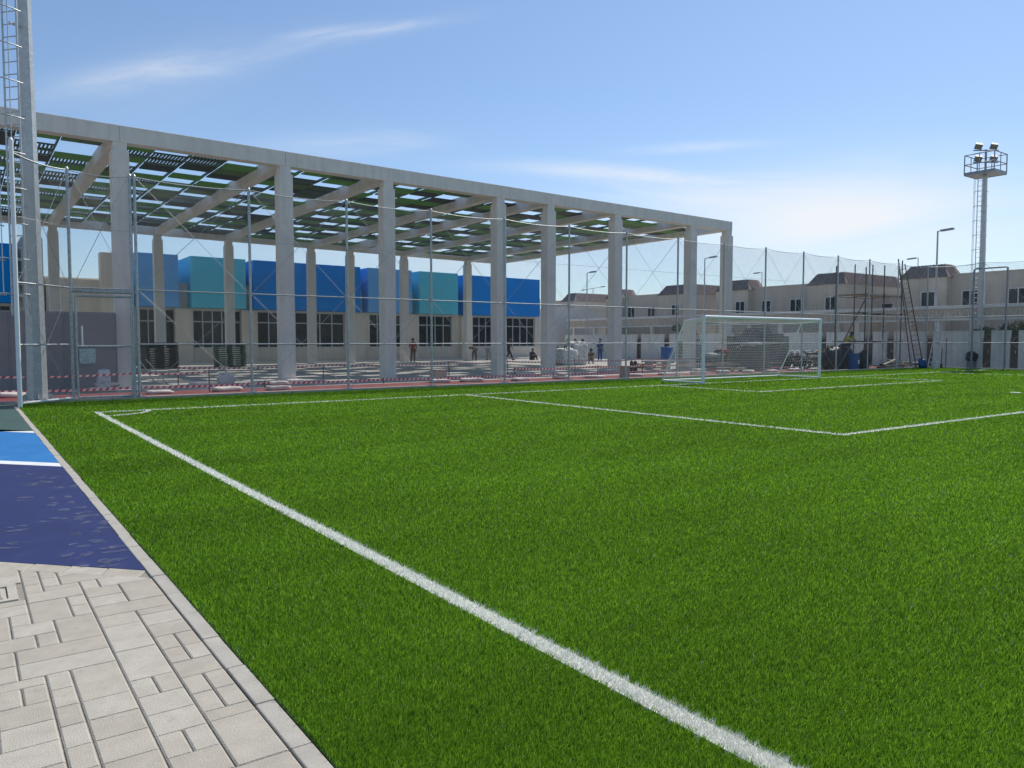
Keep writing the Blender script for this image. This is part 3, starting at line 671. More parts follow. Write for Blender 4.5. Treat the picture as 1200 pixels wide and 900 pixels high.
# ================================================================== FLOODLIGHT MASTS
def mast(base, ladder_dir, height, r0, r1, label, withtop=True, ladder_off=.55):
    rt_ = thing('floodlight_mast', base, label, 'floodlight mast', 'floodlight masts at the pitch corners'); b = Vector(base)
    o = MB(); o.tube(b + Vector((0, 0, .03)), b + Vector((0, 0, height)), r0, r1, 8, sm=False); o.build('pole', 'mast_steel', rt_)
    o = MB(); o.tube(b, b + Vector((0, 0, .04)), r0 * 1.7, None, 16)
    for k in range(8):
        a = k * math.pi / 4 + .39; c = b + Vector((math.cos(a), math.sin(a), 0)) * r0 * 1.4; o.tube(c + Vector((0, 0, .04)), c + Vector((0, 0, .12)), .025, None, 6)
    for k in range(4):
        a = k * math.pi / 2; d = Vector((math.cos(a), math.sin(a), 0)); o.beam(b + d * r0 * .9 + Vector((0, 0, .16)), b + d * r0 * 1.55 + Vector((0, 0, .05)), .015, .14)
    o.build('base_plate', 'galv', rt_)
    d = Vector((*ladder_dir, 0)).normalized(); s_ = Vector((-d.y, d.x, 0)); c = b + d * ladder_off
    lad = MB(); zb, zt = (2.2 if withtop else .2), height - .3
    for sg in (-1, 1): lad.tube(c + s_ * .21 * sg + Vector((0, 0, zb)), c + s_ * .21 * sg + Vector((0, 0, zt)), .026, None, 6)
    z = zb + .15
    while z < zt: lad.tube(c - s_ * .21 + Vector((0, 0, z)), c + s_ * .21 + Vector((0, 0, z)), .014, None, 5); z += .3
    z = zb + .5
    while z < zt: lad.beam(c + Vector((0, 0, z)), b + Vector((0, 0, z)), .05, .05); z += 2.2
    lad = lad.build('ladder', 'mast_steel', rt_)
    cg = MB(); z = max(2.6, zb + .5)
    hoop = [c + s_ * (.36 * math.cos(t)) + d * (.02 + .66 * math.sin(t)) for t in [math.pi * k / 12 for k in range(13)]]
    while z < zt:
        cg.path([p + Vector((0, 0, z)) for p in hoop], .016, 5); z += .85
    for k in (2, 4, 6, 8, 10): cg.tube(hoop[k] + Vector((0, 0, max(2.6, zb + .5))), hoop[k] + Vector((0, 0, zt)), .012, None, 5)
    cg.build('safety_cage', 'mast_steel', lad)
    if withtop:
        pf = MB(); hw = .82; z0 = height
        pf.box(b.x - hw, b.x + hw, b.y - hw, b.y + hw, z0, z0 + .08)
        pf.box(b.x - hw - .02, b.x + hw + .02, b.y - hw - .02, b.y - hw, z0 - .02, z0 + .16); pf.box(b.x - hw - .02, b.x + hw + .02, b.y + hw, b.y + hw + .02, z0 - .02, z0 + .16)
        pf.box(b.x - hw - .02, b.x - hw, b.y - hw, b.y + hw, z0 - .02, z0 + .16); pf.box(b.x + hw, b.x + hw + .02, b.y - hw, b.y + hw, z0 - .02, z0 + .16)
        pf.build('platform', 'galv_dark', rt_)
        rl = MB()
        cs = [(-hw, -hw), (hw, -hw), (hw, hw), (-hw, hw)]
        for k in range(4):
            p, q = cs[k], cs[(k + 1) % 4]
            for zz in (.62, 1.18): rl.tube((b.x + p[0], b.y + p[1], z0 + zz), (b.x + q[0], b.y + q[1], z0 + zz), .03, None, 6)
            rl.tube((b.x + p[0], b.y + p[1], z0 + .1), (b.x + p[0], b.y + p[1], z0 + 1.18), .035, None, 6)
            m0, m1 = (p[0] + q[0]) / 2, (p[1] + q[1]) / 2; rl.tube((b.x + m0, b.y + m1, z0 + .1), (b.x + m0, b.y + m1, z0 + 1.18), .025, None, 6)
        rl.build('guard_rail', 'galv_dark', rt_)
        st_ = MB(); st_.tube(b + Vector((0, 0, z0 + .08)), b + Vector((0, 0, z0 + 1.5)), .06, None, 8)
        ax = Vector((.81, -.58, 0))
        for zz in (.75, 1.45): st_.beam(b - ax * .75 + Vector((0, 0, z0 + zz)), b + ax * .75 + Vector((0, 0, z0 + zz)), .06, .06)
        st_.build('lamp_bracket', 'galv_dark', rt_)
        aim = Vector((-.81, -.50, -.62)).normalized(); up_ = ax.cross(aim).normalized()
        if up_.z < 0: up_ = -up_
        for zz in (.98, 1.70):
            for sg in (-1, 1):
                c_ = b + ax * .46 * sg + Vector((0, 0, z0 + zz)) + aim * .1
                h = MB(); h.beam(c_ - aim * .14, c_ + aim * .02, .38, .32, updir=up_)
                for k in range(5): h.beam(c_ - aim * .22 + up_ * (-.15 + .075 * k), c_ - aim * .161 + up_ * (-.15 + .075 * k), .33, .022, updir=up_)
                hb = h.build('floodlight', 'galv_dark', rt_)
                l = MB(); l.beam(c_ + aim * .021, c_ + aim * .035, .33, .27, updir=up_); l.build('lens', 'lens', hb)
    return rt_
mast((50.0, 21.3, 0), (-.81, -.10), 11.45, .215, .125, 'octagonal floodlight mast with caged platform and four lamps beyond the right fence corner')
mast((1.55, 22.95, 0), (-.76, -.65), 11.6, .245, .135, 'galvanised octagonal floodlight mast with caged ladder at the left fence corner, top out of frame', True, .45)

# ================================================================== GOAL
GXa, GXb, GY_, GD = 22.0, 29.32, 18.72, 2.0
gl = thing('football_goal', (GXa, GY_, 0), 'white full size football goal with a white net on the pitch', 'football goal')
for x in (GXa, GXb): MB().tube((x, GY_, 0), (x, GY_, 2.50), .06, None, 14).build('goal_post', 'white_metal', gl)
MB().tube((GXa - .06, GY_, 2.44), (GXb + .06, GY_, 2.44), .06, None, 14).build('crossbar', 'white_metal', gl)
for x in (GXa, GXb): MB().path([(x, GY_, 2.40), (x, GY_ + .9, 2.30), (x, GY_ + GD, .05)], .028, 8).build('net_support', 'white_metal', gl)
MB().path([(GXa, GY_, .04), (GXa, GY_ + GD, .04), (GXb, GY_ + GD, .04), (GXb, GY_, .04)], .035, 8).build('ground_bar', 'white_metal', gl)
def net_sheet(mb, P, nu, nv, r=.0036, sag=0.0):
    """P(s,t) -> point; lay cords along both directions"""
    for i in range(nu + 1):
        pts = [P(i / nu, j / nv) for j in range(nv + 1)]
        for a, b in zip(pts, pts[1:]): mb.tube(a, b, r, r, 3, caps=False)
    for j in range(nv + 1):
        pts = [P(i / nu, j / nv) for i in range(nu + 1)]
        for a, b in zip(pts, pts[1:]): mb.tube(a, b, r, r, 3, caps=False)
def back(s, t):
    x = GXa + (GXb - GXa) * s; w_ = math.sin(math.pi * s) * .10 * (1 + .5 * math.sin(9 * s))
    if t < .28: k = t / .28; return Vector((x, GY_ + .9 * k, 2.40 - .10 * k - w_ * math.sin(math.pi * k)))
    k = (t - .28) / .72; return Vector((x, GY_ + .9 + (GD - .9) * k + .12 * math.sin(math.pi * k) * math.sin(7 * s + 1), 2.30 * (1 - k) + .05 * k - w_ * (1 - k)))
def side(x):
    def P(s, t):
        z = 2.38 * (1 - t) + .05 * t; y1 = .9 if z > 2.3 else .9 + (GD - .9) * (2.3 - z) / 2.25
        return Vector((x + .05 * math.sin(math.pi * s) * math.sin(math.pi * t), GY_ + y1 * s, z - .08 * s))
    return P
o = MB(); net_sheet(o, back, 60, 28); net_sheet(o, side(GXa), 14, 20); net_sheet(o, side(GXb), 14, 20); o.build('net', 'net', gl)

# ================================================================== COMPOUND WALL, CARPORT, HOUSES at the right
XWL = 47.9
cw = thing('compound_wall', (XWL, 20, 0), 'white compound wall with brown gates in front of the houses', 'wall')
def wy(u): return onX(u, 410, XWL).y
pan = [(662, 731, 0), (731, 746, 0), (751, 778, 0), (784, 812, 0), (820, 858, 0), (866, 905, 0), (913, 925, 0), (925, 962, 0), (968, 1013, 0), (1022.5, 1039, 0), (1047, 1085.5, 0), (1093, 1151, 0), (1161, 1183, 0), (1193, 1260, 0)]
prev = None
for (a, b, q) in pan:
    y1, y0 = wy(a), wy(b)
    o = MB(); o.box(XWL, XWL + .2, y0, y1, 0, 2.12); o.build('wall_panel', 'grey_white', cw, bevel=.01)
    o = MB(); o.box(XWL - .03, XWL + .23, y0 - .004, y1 + .004, 2.121, 2.17); o.build('coping', 'grey_white', cw)
    if prev is not None and prev - y1 > .1:
        g_ = MB(); g_.box(XWL + .05, XWL + .1, y1 + .03, prev - .03, .04, 1.72)
        for z in (.3, .9, 1.5): g_.box(XWL + .03, XWL + .05, y1 + .03, prev - .03, z, z + .08)
        k = y1 + .08
        while k < prev - .05: g_.box(XWL + .06, XWL + .08, k, k + .03, 1.72, 1.92); k += .12
        gg = g_.build('gate', 'brown', cw); o = MB(); o.box(XWL + .02, XWL + .05, y1 + .12, y1 + .16, .85, 1.05); o.build('handle', 'galv', gg)
    prev = y0
# lit cream wall end left of the wall
ew = thing('gate_pillar', (wy(668), wy(668), 0), 'cream gate pillar wall with brown doors at the far end of the compound wall', 'wall')
ew.location = (44.0, wy(655), 0)
o = MB(); yy = wy(655)
for a, b in ((38.5, 41.2), (42.0, 44.4), (45.2, 47.7)): o.box(a, b, yy, yy + .2, 0, 2.2)
o.build('wall_panel', 'white', ew)
o = MB()
for a, b in ((41.25, 41.95), (44.45, 45.15)): o.box(a, b, yy + .05, yy + .1, .03, 1.75)
o.build('gate', 'timber', ew)

XC = 50.0
cp = thing('carport', (XC, 30, 0), 'long white carport with a lattice band in front of the houses', 'carport')
cy0, cy1 = onX(1270, 380, XC).y, onX(664, 380, XC).y
MB().box(XC - .05, XC + 3.2, cy0, cy1, 3.56, 3.76).build('roof', 'white', cp, bevel=.02)
MB().box(XC, XC + .12, cy0, cy1, 2.84, 2.96).build('lower_rail', 'white', cp)
o = MB(); y = cy0; k = 0
o.box(XC + .06, XC + .10, cy0, cy1, 2.97, 3.55, 0)
while y < cy1 - .7:
    for t in range(6):
        a0, a1 = math.pi * t / 6, math.pi * (t + 1) / 6
        o.beam((XC + .03, y + .35 - .32 * math.cos(a0), 3.0 + .48 * math.sin(a0)), (XC + .03, y + .35 - .32 * math.cos(a1), 3.0 + .48 * math.sin(a1)), .05, .05, 1, updir=(1, 0, 0))
    o.beam((XC + .03, y + .35, 3.0), (XC + .03, y + .35, 3.5), .04, .04, 1, updir=(1, 0, 0))
    y += .7
o.build('lattice_panel', ['house', 'beige'], cp)
for u in (671, 695, 762, 803, 876, 912, 979, 1003, 1064, 1097, 1138, 1215, 1262):
    y = onX(u, 380, XC).y; MB().box(XC + .13, XC + .40, y - .14, y + .14, 0, 3.555).build('post', 'white', cp)

XH = 56.0
def hy(u, X=XH): return onX(u, 340, X).y
def house(name_lbl, bumps, walls, winds, low_walls=()):
    ys = [hy(a) for a, b in bumps] + [hy(b) for a, b in bumps] + [hy(a) for a, b in walls] + [hy(b) for a, b in walls]
    rt_ = thing('townhouse', (XH, (min(ys) + max(ys)) / 2, 0), name_lbl, 'house', 'row of flat roofed townhouses behind the wall')
    for a, b in walls:
        y1, y0 = hy(a), hy(b)
        o = MB(); o.box(XH, XH + 12, y0, y1, 0, 6.12); o.build('wall', 'house', rt_)
        o = MB(); o.box(XH - .06, XH + .3, y0 + .003, y1 - .003, 6.121, 6.22); o.build('parapet_coping', 'house', rt_)
    for a, b in bumps:
        y1, y0 = hy(a), hy(b); xf = XH - .7; dp = 1.6 if any(abs(b - w_[0]) < 1 for w_ in walls) else 8
        o = MB(); o.box(xf, XH + dp, y0, y1, 0, 5.98); o.build('stair_bay', 'house', rt_)
        # mansard: tiled front slope and hipped sides
        xe = XH + dp - .1; z0, z1 = 5.98, 6.92; i = .55
        V = [(xf - .12, y0 - .12, z0), (xf - .12, y1 + .12, z0), (xe, y1 + .12, z0), (xe, y0 - .12, z0), (xf + i, y0 + i * .8, z1), (xf + i, y1 - i * .8, z1), (xe - .2, y1 - i * .8, z1), (xe - .2, y0 + i * .8, z1)]
        o = MB(); o.add(V, [(0, 1, 2, 3)], 0); o.add(V, [(0, 4, 5, 1)], 0); o.add(V, [(3, 7, 4, 0)], 1); o.add(V, [(1, 5, 6, 2)], 0); o.add(V, [(2, 6, 7, 3)], 0); o.add(V, [(4, 7, 6, 5)], 0)
        # raised tile ribs
        k = y0 + .15
        while k < y1 - .15:
            f = min(1, (k - y0) / (i * .8 + .12), (y1 - k) / (i * .8 + .12)); 
            o.tube((xf - .12, k, z0 + .015), (xf - .12 + (i + .12) * f, k, z0 + .015 + (z1 - z0) * f), .035, None, 6, 0); k += .26
        k = xf + .5
        while k < xe - .5: o.tube((k, y0 - .12, z0 + .015), (k, y0 + i * .8, z1 + .015), .035, None, 6, 1); k += .26
        o.build('mansard_roof', ['tile', 'pink_tile'], rt_)
    for (a, b, za, zb, bay) in winds:
        X = XH - .7 if bay else XH; y1, y0 = onX(a, 350, X).y, onX(b, 350, X).y; t = .07
        o = MB(); x0, x1 = X - .06, X + .02
        o.box(x0, x1, y0, y1, za, za + t); o.box(x0, x1, y0, y1, zb - t, zb)
        for k in range(3): q = y0 + (y1 - y0 - t) * k / 2; o.box(x0 + .003, x1, q, q + t, za + t, zb - t)
        f_ = o.build('window', 'white', rt_); MB().box(X - .035, X - .02, y0 + .01, y1 - .01, za + .01, zb - .01).build('pane', 'glass', f_)
    return rt_
WZ = (3.95, 5.05)
house('townhouse with pinkish tiled roof hip, leftmost of the row behind the wall', [(664, 679)], [(640, 664)], [])
house('townhouse behind the canopy end columns with two parapet windows and a dark mansard bay', [(716, 735), (778, 816)], [(735, 778)], [(736, 744.5, *WZ, 0), (759, 768.5, *WZ, 0), (787, 797, *WZ, 1)])
house('townhouse seen behind the goal with dark mansard bays at both ends', [(845, 883), (953, 996)], [(883, 953)], [(862, 873.5, *WZ, 1), (893, 904, *WZ, 0), (926, 940, *WZ, 0), (967, 980, *WZ, 1)])
house('townhouse behind the right floodlight mast, nearest of the row', [(1061, 1115)], [(1115, 1300)], [(1079, 1096.5, *WZ, 1), (1127, 1147, *WZ, 0), (1181, 1206, *WZ, 0), (1240, 1260, *WZ, 0)])
# lower link buildings between houses
for (a, b, lbl) in ((816, 845, 'low beige link building between the two middle townhouses'), (996, 1061, 'low beige link building behind the tall scaffold')):
    rt_ = thing('link_building', (XH + 5, hy(a), 0), lbl, 'building')
    y1, y0 = hy(a, XH + 4), hy(b, XH + 4)
    MB().box(XH + 4, XH + 11, y0, y1, 0, 5.2).build('wall', 'house', rt_)
    for k in range(2):
        q = y0 + (y1 - y0) * (.3 + .4 * k); f_ = MB().box(XH + 3.95, XH + 4.0, q - .5, q + .5, 3.6, 4.6).build('window', 'white', rt_); MB().box(XH + 3.93, XH + 3.948, q - .42, q + .42, 3.68, 4.52).build('pane', 'glass', f_)
# the low white annex beyond the canopy (left of the houses)
rt_ = thing('white_annex', (46, 62, 0), 'low white flat roofed annex between the blue building and the houses', 'building')
xa, xb = onY(640, 380, 62).x, onY(712, 380, 62).x
MB().box(xa, xb + 3, 62, 70, 0, 4.9).build('wall', 'white', rt_); MB().box(xa - .1, xb + 3.1, 61.9, 62.2, 4.901, 5.05).build('parapet_coping', 'white', rt_)
f_ = MB().box(xb - 2.2, xb - 1, 61.95, 61.999, 3.0, 4.0).build('window', 'alu', rt_); MB().box(xb - 2.1, xb - 1.1, 61.93, 61.948, 3.08, 3.92).build('pane', 'glass', f_)

# ------------------------------------------------------------------ shrubs behind the wall
def shrub(c, r_, h, n, seed, label):
    rt_ = thing('shrub', (c[0], c[1], 0), label, 'shrub', 'shrubs behind the compound wall'); q = random.Random(seed)
    o = MB()
    for k in range(4): o.tube((c[0], c[1], 0), (c[0] + q.uniform(-r_, r_) * .6, c[1] + q.uniform(-r_, r_) * .6, h * .75), .05, .02, 6)
    o.build('trunk', 'bark', rt_)
    o = MB(); cl = [(q.uniform(-r_, r_) * .75, q.uniform(-r_, r_) * .75, h * q.uniform(.55, .92), q.uniform(.3, .55) * r_) for _ in range(9)]
    for _ in range(n):
        a = q.choice(cl); v = Vector((q.gauss(0, 1), q.gauss(0, 1), q.gauss(0, 1))).normalized() * a[3] * q.uniform(.5, 1.1)
        p = Vector((c[0] + a[0], c[1] + a[1], a[2])) + v; s_ = q.uniform(.06, .12)
        u_ = Vector((q.gauss(0, 1), q.gauss(0, 1), q.gauss(0, 1))).normalized() * s_; w_ = u_.orthogonal().normalized() * s_ * .5
        o.add([p - u_, p + w_, p + u_, p - w_], [(0, 1, 2, 3)])
    o.build('crown', 'leaf', rt_)
shrub((49.2, onX(801, 395, 49.2).y), .9, 3.0, 1500, 1, 'green shrub above the wall beside the canopy end column')
shrub((49.2, onX(1156, 390, 49.2).y), .7, 2.55, 1300, 2, 'green shrub above the gate just right of the floodlight mast')
shrub((49.2, onX(1188, 390, 49.2).y), .9, 2.6, 1500, 3, 'green shrub above the gate at the right edge of the photo')

# ------------------------------------------------------------------ street lamps
def lamp(u, vt, X, label, arms, armdir=(0, -1), r=.06, ln=1.1):
    p = onX(u, vt, X); rt_ = thing('street_lamp', (p.x, p.y, 0), label, 'street lamp', 'street lamps along the far road')
    MB().tube((p.x, p.y, 0), p, r * 1.4, r * .8, 8).build('pole', 'galv', rt_)
    for a in arms:
        d = Vector((armdir[0], armdir[1], .06)).normalized() * a * ln
        o = MB().tube(p, p + d, r * .6, None, 6).build('arm', 'galv', rt_)
        e = p + d; MB().beam(e - d.normalized() * .15, e + d.normalized() * .6, .28, .11).build('lamp_head', 'galv_dark', rt_)
lamp(688, 320, 49.4, 'tall single arm street lamp in front of the white annex', (1,), ln=.6)
lamp(695, 338, 80, 'small distant double arm street lamp over the left houses', (1, -1), ln=2.0)
lamp(826, 303, 54.5, 'street lamp between the two rightmost canopy columns', (1,), ln=.7)
lamp(893, 319, 75, 'short looking street lamp behind the middle townhouse roof', (-1,), ln=.5, r=.05)
lamp(1076, 302, 70, 'street lamp rising behind the scaffold townhouse roof', (-1,), ln=.35, r=.045)
lamp(1099, 271, 50.8, 'tallest street lamp, left of the right floodlight mast', (1,), ln=.35)

# ================================================================== SITE CLUTTER
def tape(pts, z, label, w=.06, sag=.05, stripe=.085, posts=True):
    rt_ = thing('barrier_tape', (pts[0][0], pts[0][1], 0), label, 'barrier tape')
    o = MB(); cnt = 0
    for p, q in zip(pts, pts[1:]):
        a, b = Vector((*p, z)), Vector((*q, z)); L = (b - a).length; n_ = max(4, int(L / stripe)); up_ = Vector((0, 0, w / 2)); yv = Vector((0, .002, 0))
        for k in range(n_):
            f0, f1 = k / n_, (k + 1) / n_; sg = lambda f: Vector((0, .03 * math.sin(f * 9), -sag * 4 * f * (1 - f)))
            c0, c1 = a.lerp(b, f0) + sg(f0), a.lerp(b, f1) + sg(f1); sk = (c1 - c0) * .5
            o.add([c0 - up_ - sk * .5, c1 - up_ - sk * .5, c1 + up_ + sk * .5, c0 + up_ + sk * .5, c0 - up_ - sk * .5 + yv, c1 - up_ - sk * .5 + yv, c1 + up_ + sk * .5 + yv, c0 + up_ + sk * .5 + yv], MB.BF, cnt % 2); cnt += 1
    o.build('tape', ['tape_red', 'tape_white'], rt_)
    if posts:
        for p in pts: MB().tube((*p, 0), (*p, z + .06), .018, None, 6).build('stake', 'rust', rt_)
tape([(-12, 24.6), (-6, 24.6), (0, 24.65), (4.2, 24.6), (6.2, 24.7)], .62, 'red and white barrier tape strung across behind the gate', w=.05)
tape([(x, 25.5 + .1 * math.sin(x)) for x in (-10, -4, .5, 4.4, 8.2, 12.5, 16.8, 20.5, 25, 30, 35, 40)], .16, 'red and white barrier tape low along the running track', w=.07, sag=.03)
tape([(x, 28.9 + .2 * math.sin(x)) for x in (6.2, 11.5, 17.2, 20.6, 24.4, 29, 34)], .62, 'red and white barrier tape strung past the front canopy columns', w=.06, sag=.06)
tape([(x, 26.2 + .15 * math.cos(x)) for x in (19, 23.6, 26.5, 31, 36, 40.5)], .40, 'red and white barrier tape between the track and the pallets behind the goal', w=.08)

# cement bags on and beside the track
bl = [(12, 466), (122, 459, 'pile'), (187, 461.5), (238, 452), (264, 452, 'tall'), (265, 458.5), (318, 450.5), (325, 457), (345, 449), (516, 448.5), (552, 447.5), (615, 440.5), (610, 446.5), (658, 444), (680, 439), (697, 443), (712, 436.5), (745, 441), (781, 439.5), (818, 438.5), (847, 437.5), (877, 436.5), (904, 436), (930, 434.5), (955, 433.5)]
for i, b in enumerate(bl):
    p = gp(b[0], b[1]); q = random.Random(100 + i); sx, sy, sz = q.uniform(.34, .48), q.uniform(.2, .28), q.uniform(.055, .085)
    if p.y < 23.0: p.y = 23.1
    if len(b) > 2 and b[2] == 'tall':
        o = MB().lump((p.x, p.y, .21), .27, .22, .23, 500 + i, .75, .3); nm, lb, ct = 'cement_bag', 'upright bulging cement bag leaning on the track edge in front of the green pallets', 'bag'
        tag(o.build(nm, 'bag', loc=(p.x, p.y, 0)), lb, ct, 'cement bags along the running track'); continue
    if len(b) > 2:
        tag(MB().lump((p.x, p.y, .33), .19, .17, .36, 700, .5, .08).build('plaster_sack', 'bag_white', loc=(p.x, p.y, 0)), 'round upright pale sack standing inside the gate', 'bag')
    o = MB().lump((p.x, p.y, sz * .92), sx, sy, sz, 200 + i, .55, .16).rot(q.uniform(-.35, .35), p)
    if i % 6 == 1: o.lump((p.x + .08, p.y + .03, sz * 2.6), sx * .8, sy * .8, sz * .75, 300 + i, .55, .2)
    tag(o.build('cement_bag', 'bag', loc=(p.x, p.y, 0)), 'pinkish cement bag lying on the red track, ' + (ORD[i] if i < 20 else ['twenty first', 'twenty second', 'twenty third', 'twenty fourth', 'twenty fifth'][i - 20]) + ' from the left', 'bag', 'cement bags along the running track')

# stacked plastic pallets
def pallet_stack(c, w, d, n, h, ang, mat, label):
    rt_ = thing('pallet_stack', (c[0], c[1], 0), label, 'pallets', 'stacks of plastic pallets'); q = random.Random(int(c[0] * 10))
    for k in range(n):
        z = k * h; o = MB(); jx, jy = q.uniform(-.03, .03), q.uniform(-.03, .03)
        x0, x1, y0, y1 = c[0] - w / 2 + jx, c[0] + w / 2 + jx, c[1] - d / 2 + jy, c[1] + d / 2 + jy
        for s_ in range(7): a = x0 + (x1 - x0) * s_ / 7; o.box(a, a + (x1 - x0) / 7 * .7, y0, y1, z + h * .72, z + h * .95)
        for s_ in (0, .45, .9): o.box(x0 + (x1 - x0) * s_, x0 + (x1 - x0) * (s_ + .1), y0 + .01, y1 - .01, z, z + h * .72)
        for s_ in (0, .5, 1): yy = y0 + (y1 - y0 - .1) * s_; o.box(x0, x1, yy + .003, yy + .09, z + h * .5, z + h * .715)
        o.rot(ang, c); o.build('pallet', mat, rt_)
p = gp(190, 432); pallet_stack((p.x, p.y + .6), 1.75, 1.2, 11, .135, .1, 'pallet_dark', 'tall stack of black plastic pallets under the canopy, left of the green one')
p = gp(273, 430); pallet_stack((p.x, p.y + .6), 1.75, 1.2, 11, .13, -.15, 'pallet_green', 'tall stack of dark green plastic pallets under the canopy')
# small boxes on the plaza edge
for (u, v, w, h, lbl) in ((218, 424, .7, 1.05, 'dark metal planter box between the two pallet stacks'), (298, 423, .9, .9, 'dark metal planter box right of the green pallets'), (517.5, 447.5, .5, .42, 'small grey concrete block standing on the track behind the third canopy column'), (735, 442.5, .32, .45, 'upright pale concrete block on the track near the goal')):
    p = gp(u, v); o = MB(); o.box(p.x - w / 2, p.x + w / 2, p.y, p.y + w, 0, h); o.box(p.x - w / 2 - .03, p.x + w / 2 + .03, p.y - .03, p.y + w + .03, h + .002, h + .06)
    tag(o.build('planter_box' if 'planter' in lbl else 'concrete_block', 'galv_dark' if 'dark' in lbl else 'kerb', loc=(p.x, p.y, 0), bevel=.015), lbl, 'planter' if 'planter' in lbl else 'block')
# leaning props by the gate
for i, (u0, v0, u1, v1, lb) in enumerate(((164, 423, 183, 450, 'left of two thin steel props leaning on the fence post beside the gate'), (171, 421, 196, 450, 'right of two thin steel props leaning beside the gate'))):
    b = gp(u1, v1); t = onY(u0, v0, b.y - .2)
    tag(MB().tube(b, t, .02, None, 6).tube(b, b + Vector((0, 0, .03)), .06, None, 8).build('steel_prop', 'galv', loc=b), lb, 'prop')

# bulk bags
for i, (u, v, w, h, lb) in enumerate(((662, 428, 1.0, 1.15, 'nearest white bulk bag of the pair beside the end column'), (674, 427.5, 1.1, 1.6, 'taller white bulk bag behind the nearer one, tied at the top'), (653, 427, .8, .9, 'low slumped bulk bag half hidden by the canopy column'))):
    p = gp(u, v); rt_ = thing('bulk_bag', p, lb, 'bulk bag', 'white bulk bags by the canopy')
    MB().lump((p.x, p.y, h * .45), w * .62, w * .62, h * .5, 40 + i, .45, .12, 20, 12).build('sack', 'bag_white', rt_)
    o = MB()
    for sx in (-1, 1):
        for sy in (-1, 1): o.path([(p.x + sx * w * .45, p.y + sy * w * .45, h * .8), (p.x + sx * w * .3, p.y + sy * w * .35, h * 1.08), (p.x + sx * w * .12, p.y + sy * w * .42, h * .9)], .025, 5)
    o.build('lifting_loop', 'black', rt_)

# pallets of grey blocks behind the goal
def block_pallet(c, w, d, h, label, ang=0, top=None):
    rt_ = thing('block_pallet', (c[0], c[1], 0), label, 'pallet of blocks', 'pallets of grey blocks behind the goal'); q = random.Random(int(c[0] * 31))
    o = MB()
    for s_ in range(6): a = c[0] - w / 2 + w * s_ / 6; o.box(a, a + w / 6 * .75, c[1] - d / 2, c[1] + d / 2, .10, .125)
    for s_ in (0, .45, .9): o.box(c[0] - w / 2 + w * s_, c[0] - w / 2 + w * (s_ + .1), c[1] - d / 2 + .01, c[1] + d / 2 - .01, 0, .098)
    o.rot(ang, c).build('pallet', 'timber', rt_)
    o = MB(); z = .13
    while z < h:
        nb = 5; jx = q.uniform(-.02, .02)
        for k in range(nb):
            for r_ in range(3):
                if z + .16 > h and q.random() < .25: continue
                x0 = c[0] - w / 2 + w * k / nb + jx; y0 = c[1] - d / 2 + d * r_ / 3 + q.uniform(-.01, .01)
                o.box(x0 + .006, x0 + w / nb - .006, y0 + .006, y0 + d / 3 - .006, z + .003, z + .148)
        z += .155
    o.rot(ang, c).build('blocks', 'grey_block', rt_)
    if top: MB().lump((c[0], c[1], h + .08), w * .5, d * .45, .10, 9, .5, .3).build('cover_sheet', top, rt_)
for (u, v, w, h, an, top, lb) in ((808, 432, 1.1, 1.45, .1, None, 'pallet of grey blocks behind the left goal net'), (870, 432.5, 1.3, 1.75, -.1, None, 'pallet of grey blocks right of the end canopy column'), (885, 431.5, 1.4, 2.15, .1, None, 'tallest pallet of grey blocks behind the middle of the goal'), (884, 434.5, 1.3, 1.3, .25, 'bag_white', 'pallet of grey blocks with white sheet on top behind the middle of the goal'), (905, 432, 1.3, 1.95, -.15, None, 'pallet of grey blocks stacked high left of the white wall panel'), (836, 434.5, 1.2, .75, .3, 'bag_white', 'low pallet of grey blocks with white sacks on top beside the near goal post')):
    p = gp(u, v); block_pallet((p.x, p.y), w, w * .9, h, lb, an, top)
# loose heaps
def heap(u, v, n, ln, spread, mats, label, name, hz=.5):
    p = gp(u, v); q = random.Random(int(u)); o = MB()
    for k in range(n):
        a = q.uniform(-.5, .5) + (math.pi / 2 if q.random() < .2 else 0); L = ln * q.uniform(.5, 1); c = p + Vector((q.uniform(-spread, spread), q.uniform(-.4, .4), .05 + hz * (k / n)))
        d = Vector((math.cos(a), math.sin(a), q.uniform(-.15, .15))) * L / 2; w_ = q.uniform(.06, .16)
        if (c - abs(d.z) * Vector((0, 0, 1))).z < .05: d.z = 0
        o.beam(c - d, c + d, w_, q.uniform(.03, .09), q.randrange(len(mats)))
    tag(o.build(name, mats, loc=p), label, 'materials')
heap(957, 432, 30, 1.8, .7, ['brown_timber', 'timber', 'black', 'blue_sheet'], 'heap of reddish timber offcuts and sheets behind the far goal post', 'timber_heap', .95)
heap(852, 436, 16, 1.6, .7, ['timber', 'grey_block', 'tape_white'], 'low heap of boards and scrap behind the near goal post', 'scrap_heap', .4)
heap(1050, 431.5, 18, 2.6, 1.2, ['bag_white', 'galv_dark', 'timber', 'black'], 'low heap of pipes and white sheets under the scaffold', 'scrap_heap', .38)
heap(758, 432, 10, 2.6, .8, ['timber', 'brown_timber'], 'stack of planks on the ground left of the goal', 'plank_stack', .3)
p = gp(1138, 431.5)
rt_ = thing('mortar_mixer', p, 'black hooded mortar mixer on a grey stand at the foot of the right mast', 'mixer')
MB().box(p.x - .2, p.x + .2, p.y - .2, p.y + .2, 0, .4).build('stand', 'galv_dark', rt_, bevel=.02)
MB().lump((p.x, p.y, .66), .32, .3, .3, 77, .8, .18).build('hood', 'black', rt_)
